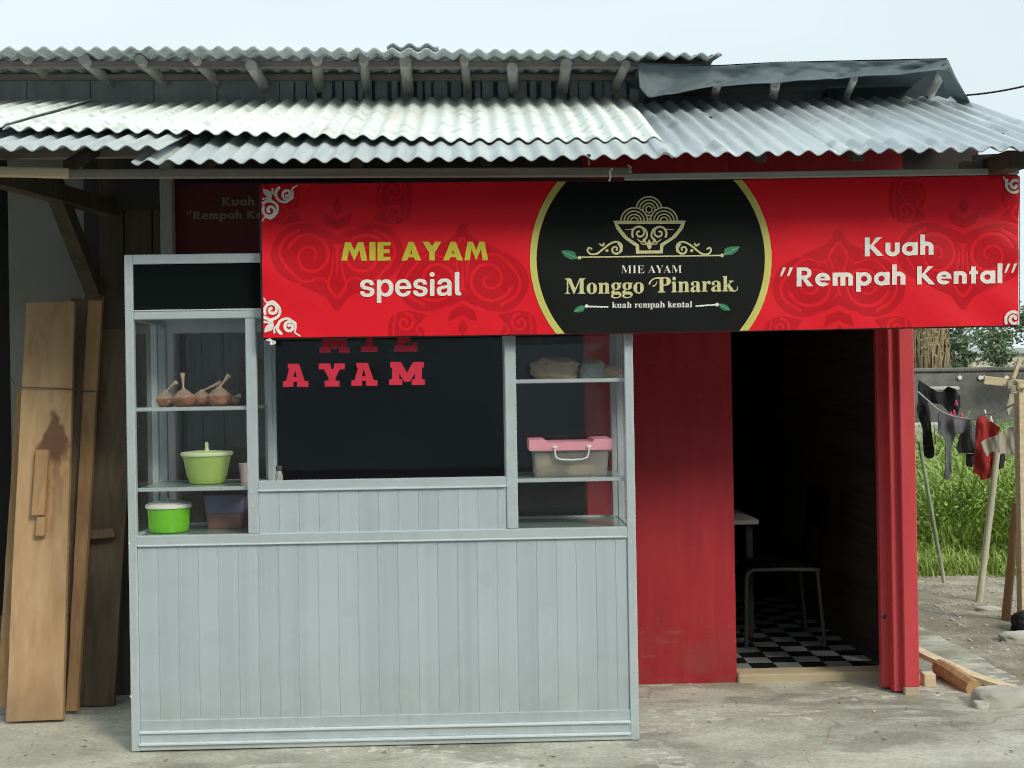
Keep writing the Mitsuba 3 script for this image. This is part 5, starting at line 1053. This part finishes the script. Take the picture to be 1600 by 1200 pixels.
def rock(c, sx, sy, sz, seed):
    s = trimesh.creation.icosphere(subdivisions=3, radius=1.0); v = np.array(s.vertices); v = np.sign(v) * np.abs(v) ** .55
    v *= (.8 + .45 * meshkit.fbm(v * 1.6 + seed * 3.3, 3, seed))[:, None]; v[:, 2] = np.maximum(v[:, 2], -.4)
    return tm(v * [sx, sy, sz] + c + [0, 0, sz * .36], s.faces)


rk = [((1563, 1101, 5.46), .11, .08, .05, 'largest broken concrete lump in front of the bent plank'), ((1600, 1104, 5.44), .05, .05, .045, 'broken concrete lump cut by the right edge of the photo'), ((1530, 1042, 6.2), .035, .04, .03, 'pale stone behind the bent plank'), ((1532, 1112, 5.4), .03, .03, .02, 'small broken concrete piece left of the largest lump'), ((1545, 945, 7.9), .07, .05, .02, 'flat pale stone by the bamboo pole'), ((1592, 1012, 6.95), .10, .07, .04, 'white stone at the foot of the pale post'), ((1488, 1046, 6.1), .025, .025, .02, 'small stone beside the log')]
for (px, py, Y), sx, sy, sz, lb in rk:
    c = P(px, py, Y); c[2] = 0.0 if Y < 6.1 else float(dirt_z(c[0], c[1]))
    whole('stone', rock(c, sx, sy, sz, int(px) % 17), 'mat_rubble', lb, 'stone', smooth=28, group='stones on the yard ground')
c = P(1597, 990, 7.2); c[2] = float(dirt_z(c[0], c[1])); crumple(c + np.array([.03, 0, 0]), .08, .07, .07, 71, 'mat_clothblack', 'crumpled black plastic at the foot of the pale post', 'plastic bag', 'plastic_bag')
# gravel and litter on the dirt
gv = []
ico = trimesh.creation.icosphere(subdivisions=1, radius=1.0); iv = np.array(ico.vertices)
for i in range(2600):
    y = rng.uniform(5.9, 10.5); x = rng.uniform(2.3, 2.3 + y * .32); s = .004 + .014 * rng.random() ** 4
    gv.append(tm(iv * (.7 + .5 * rng.random((len(iv), 1))) * s * [1, rng.uniform(.6, 1), .6] + [x, y, float(0)], ico.faces)); gv[-1].vertices[:, 2] += dirt_z(np.array([x]), np.array([y]))[0] + s * .2
whole('gravel', gv, 'mat_rubble', 'small gravel and rubble scattered on the dirt yard', 'gravel', kind='stuff')


# ------------------------------------------------------------------ vegetation
def blades(n, fx, hmin, hmax, w, seed, lean=.5):
    r = np.random.default_rng(seed); xy = fx(r, n); n = len(xy); h = r.uniform(hmin, hmax, n) * xy[:, 3]; a = r.uniform(0, 2 * np.pi, n); ln = h * r.uniform(.15, lean + .3, n)
    d = np.stack([np.cos(a), np.sin(a), 0 * a], 1); s = np.stack([-np.sin(a), np.cos(a), 0 * a], 1) * (w * r.uniform(.6, 1.4, n))[:, None]
    b = xy[:, :3]; V = []
    for t, ww in ((0, 1.0), (.45, .9), (.8, .55), (1.0, .04)):
        c = b + d * (ln * t ** 2)[:, None] + np.array([0, 0, 1.0]) * (h * (t - .28 * t ** 3))[:, None]
        V += [c - s * ww, c + s * ww]
    V = np.stack(V, 1); k = (np.arange(n) * 8)[:, None]
    F_ = np.concatenate([k + np.array([[0, 1, 3]]), k + np.array([[0, 3, 2]]), k + np.array([[2, 3, 5]]), k + np.array([[2, 5, 4]]), k + np.array([[4, 5, 7]]), k + np.array([[4, 7, 6]])])
    return tm(V.reshape(-1, 3), F_)


def leaves(c, size, seed, aspect=.45, droop=.3):
    r = np.random.default_rng(seed); n = len(c); d = r.normal(size=(n, 3)); d[:, 2] = d[:, 2] * .6 - droop; d /= np.linalg.norm(d, axis=1, keepdims=True)
    s = np.cross(d, r.normal(size=(n, 3))); s /= np.linalg.norm(s, axis=1, keepdims=True) + 1e-9; nn = np.cross(d, s); L_ = (size * r.uniform(.6, 1.3, n))[:, None]
    V = np.stack([c, c + d * L_ * .5 + s * L_ * aspect * .5 + nn * L_ * .06, c + d * L_, c + d * L_ * .5 - s * L_ * aspect * .5 + nn * L_ * .06], 1); k = (np.arange(n) * 4)[:, None]
    return tm(V.reshape(-1, 3), np.concatenate([k + np.array([[0, 1, 2]]), k + np.array([[0, 2, 3]])]))


def zone(y0, y1, p=1.0):
    def fx(r, n):
        y = y0 + (y1 - y0) * r.random(n) ** p; x = y * (.345 + .10 * r.random(n)) + r.normal(0, .1, n)
        q = np.stack([x, y, x * 0], -1); g = meshkit.fbm(q * .9, 3, 8)
        return np.stack([x, y, dirt_z(x, y), (.35 + 1.3 * g) * np.clip(.35 + (y - 9.15) * .75 + r.normal(0, .15, n), .2, 1.0)], 1)[g + .35 * r.random(n) + np.clip((y - 9.9) * .3, -.25, 0) > .40]
    return fx


whole('grass', [blades(26000, zone(9.0, 12, 1.2), .08, .42, .0045, 1, .7), blades(24000, zone(9.8, 19), .25, .8, .007, 2, .8), blades(2600, zone(9.9, 17), .6, 1.1, .010, 3, 1.0)], 'mat_grass', 'lush green grass at the back of the yard', 'grass', kind='stuff')
wr = np.random.default_rng(5); cc = []
for i in range(1100):
    y = wr.uniform(10, 19); x = y * wr.uniform(.34, .45); hh = (.14 + .5 * wr.random()) * (.5 + meshkit.fbm(np.array([[x * .9, y * .9, 0]]), 3, 8)[0])
    m_ = wr.integers(20, 80); cc.append(np.stack([x + wr.normal(0, .12, m_), y + wr.normal(0, .12, m_), dirt_z(np.array([x]), np.array([y]))[0] + hh * wr.random(m_) ** .6 * 1.3], 1))
whole('weeds', leaves(np.vstack(cc), .042, 6, .5), 'mat_weed', 'broad leaved weeds growing through the grass behind the clothes', 'weeds', kind='stuff')
# walls and house beyond
GW = 20.0
gw = thing('garden_wall', 'long dark stained concrete wall behind the grass', 'wall')
zg = Z(1500, 581, GW)
part(gw, 'wall', bx(4.5, 26, GW, GW + .2, -.3, zg, .02), 'mat_plaster')
part(gw, 'coping', bx(4.4, 26.1, GW - .04, GW + .24, zg + .001, zg + .07, .02), 'mat_plaster')
for px in (1500, 1532, 1538, 1573): part(gw, 'drain_pipe', tube([P(px, 590, GW - .05), P(px, 590, GW + .05)], .035, 10), 'mat_white')
whole('low_wall', bx(X(1425, 690, 16), X(1474, 690, 16), 16, 16.25, -.3, Z(1455, 661, 16), .03), 'mat_rubble', 'low whitish concrete block wall half hidden behind the hanging black garment', 'wall')
whole('concrete_beam', bx(X(1440, 610, 18.5), X(1500, 610, 18.5), 18.5, 18.7, Z(1470, 611, 18.5), Z(1470, 604, 18.5), .02), 'mat_rubble', 'pale concrete ledge above the black shirt', 'ledge')
ho = thing('cream_house', 'low cream walled house seen through the trees beyond the stained wall', 'house')
part(ho, 'wall', bx(X(1518, 560, 28), 22, 28, 33, -.3, Z(1560, 552, 28), .02), 'mat_housewall')
part(ho, 'roof', solid(Polygon([(X(1505, 551, 27.4), Z(1560, 552, 27.4)), (22.5, Z(1560, 552, 27.4)), (21.5, Z(1560, 552, 27.4) + .13), (X(1512, 551, 27.4), Z(1560, 552, 27.4) + .13)]), 27.9, 33.5), 'mat_oldsheet')


def tree(name, label, base, h, crown, n, leaf, seed, stems=3, m='mat_tree', low=.33):
    k = thing(name, label, 'tree', 'small trees beyond the stained wall'); r = np.random.default_rng(seed); b = np.asarray(base, float); tubes, cs = [], []
    for i in range(stems):
        tip = b + [r.normal(0, crown[0] * .45), r.normal(0, crown[1] * .4), h * r.uniform(.8, 1.0)]; b0 = b + [r.normal(0, .12), 0, 0]
        pts = curve([b0, b0 * .6 + tip * .4 + r.normal(0, .06, 3), b0 * .3 + tip * .7 + r.normal(0, .08, 3), tip], 5); tubes.append(tube(pts, np.linspace(.045, .01, len(pts)), 7))
        for j in range(7):
            o = pts[r.integers(int(len(pts) * low), len(pts))]; d = unit([r.normal(), r.normal(), r.uniform(-.1 if low < .5 else .05, .9)]); e = o + d * crown[0] * r.uniform(.4, .95); e[2] = min(e[2], b[2] + h * 1.08)
            tubes.append(tube(np.array([o, o * .5 + e * .5 + [0, 0, .06], e]), [.014, .009, .004], 5)); m_ = int(n / stems / 7)
            t = r.random(m_)[:, None] ** .7; cs.append(o * (1 - t) + e * t + r.normal(0, crown[0] * .16, (m_, 3)) * [1, 1, .8])
    part(k, 'trunk', tubes, 'mat_trunk'); part(k, 'crown', leaves(np.vstack(cs), leaf, seed + 1, .42), m); return k


tr = [(1446, 26, 3.1, .8, 1900, 'dense green tree beside the dry palm'), (1482, 23.5, 2.55, .36, 1500, 'leafy green tree right of the dry palm'), (1556, 24, 2.75, .6, 1000, 'thin tree with several bare stems before the cream house'), (1606, 24.5, 3.1, .7, 1700, 'green tree at the right edge of the photo'), (1725, 27, 3.6, 1.0, 3000, 'tree standing partly beyond the right edge'), (1527, 36, 3.4, 1.3, 1200, 'far tree behind the cream house')]
for i, (px, Y, h, cr, n, lb) in enumerate(tr): tree('small_tree', lb, [X(px, 600, Y), Y, -.1], h, (cr, cr), n, .12, 100 + i, low=.8 if i in (2, 3, 5) else .33)
pk = thing('dry_palm', 'pale brown clump of dry hanging palm leaves behind the left end of the stained wall', 'palm')
pb = np.array([X(1450, 560, 21.5), 21.5, 0.0])
part(pk, 'trunk', tube(np.array([pb, pb + [.02, 0, 1.2], pb + [.05, 0, 2.9]]), [.11, .09, .08], 10), 'mat_dryleaf')
rr = np.random.default_rng(9); Vs, Fs = [], []
for i in range(1700):
    a = rr.uniform(0, 2 * math.pi); z0 = rr.uniform(2.05, 3.0); l = rr.uniform(.4, .8); w = .02; o = np.array([math.cos(a), math.sin(a), 0]); s = np.array([-math.sin(a), math.cos(a), 0]) * w
    p = [pb + o * .1 + [0, 0, z0], pb + o * rr.uniform(.2, .34) + [.05, 0, z0 - l * .25], pb + o * rr.uniform(.12, .30) + [.03, 0, z0 - l]]; k = len(Vs)
    for q, ww in zip(p, (1, 1, .3)): Vs += [q - s * ww, q + s * ww]
    Fs += [[k, k + 1, k + 3], [k, k + 3, k + 2], [k + 2, k + 3, k + 5], [k + 2, k + 5, k + 4]]
part(pk, 'dry_leaves', tm(Vs, Fs), 'mat_dryleaf')
# litter
lr_ = np.random.default_rng(31); lt_ = []
for i in range(170):
    y = lr_.uniform(4.55, 5.9); x = lr_.uniform(-1.9, 2.4)
    if -1.5 < x < 0.62 and y > 4.95: continue
    a = lr_.uniform(0, 6.28); l = lr_.uniform(.006, .022); c = np.array([x, y, .004]); d_ = np.array([math.cos(a), math.sin(a), .1]); s_ = np.array([-math.sin(a), math.cos(a), .15]) * l * lr_.uniform(.15, .5)
    lt_.append(tm([c - s_ - [0, 0, .003], c + d_ * l, c + s_ + [0, 0, .003], c - d_ * l * .6], [[0, 1, 2], [0, 2, 3], [0, 2, 1], [0, 3, 2]]))
whole('litter', lt_, 'mat_dryleaf', 'tiny dry leaf scraps scattered on the concrete', 'litter', kind='stuff')
whole('added_roadside_wall', bx(-60, 60, -13.4, -13.2, -.3, 2.7, .02), 'mat_farwall', 'plain grey wall added unseen behind the viewer to calm the glass reflections', 'wall')  # unseen wall added to smooth what the cart glass mirrors
# unseen hedge added behind the viewer for pane reflections, raised to block low sky
hr = np.random.default_rng(12); cs = []
for i in range(260):
    x = hr.uniform(-34, 34); y = -17 + hr.normal(0, 1.0) - .012 * x * x * .2; hh = 5.6 + 3.2 * meshkit.noise(np.array([[x * .35, 0, 0]]), 2)[0]; m_ = 420
    cs.append(np.stack([x + hr.normal(0, .8, m_), y + hr.normal(0, .7, m_), hh * hr.random(m_) ** .8 + hr.normal(0, .2, m_)], 1))
core = trimesh.creation.box((70, 1.0, 1.0)); core = tm(*trimesh.remesh.subdivide_to_size(core.vertices, core.faces, 1.2)); cv = np.array(core.vertices)
cv[:, 2] = np.where(cv[:, 2] > 0, 4.6 + 2.6 * meshkit.noise(np.stack([cv[:, 0] * .35, 0 * cv[:, 0], 0 * cv[:, 0]], 1), 2), -.2) ; cv[:, 1] += -17.6 - .0024 * cv[:, 0] ** 2 + meshkit.noise(cv * .8, 3)
whole('added_roadside_hedge', [tm(cv, core.faces), leaves(np.vstack(cs), .42, 13, .6)], 'mat_hedge', 'dense green hedge added unseen behind the viewer to block low sky', 'hedge', kind='stuff')
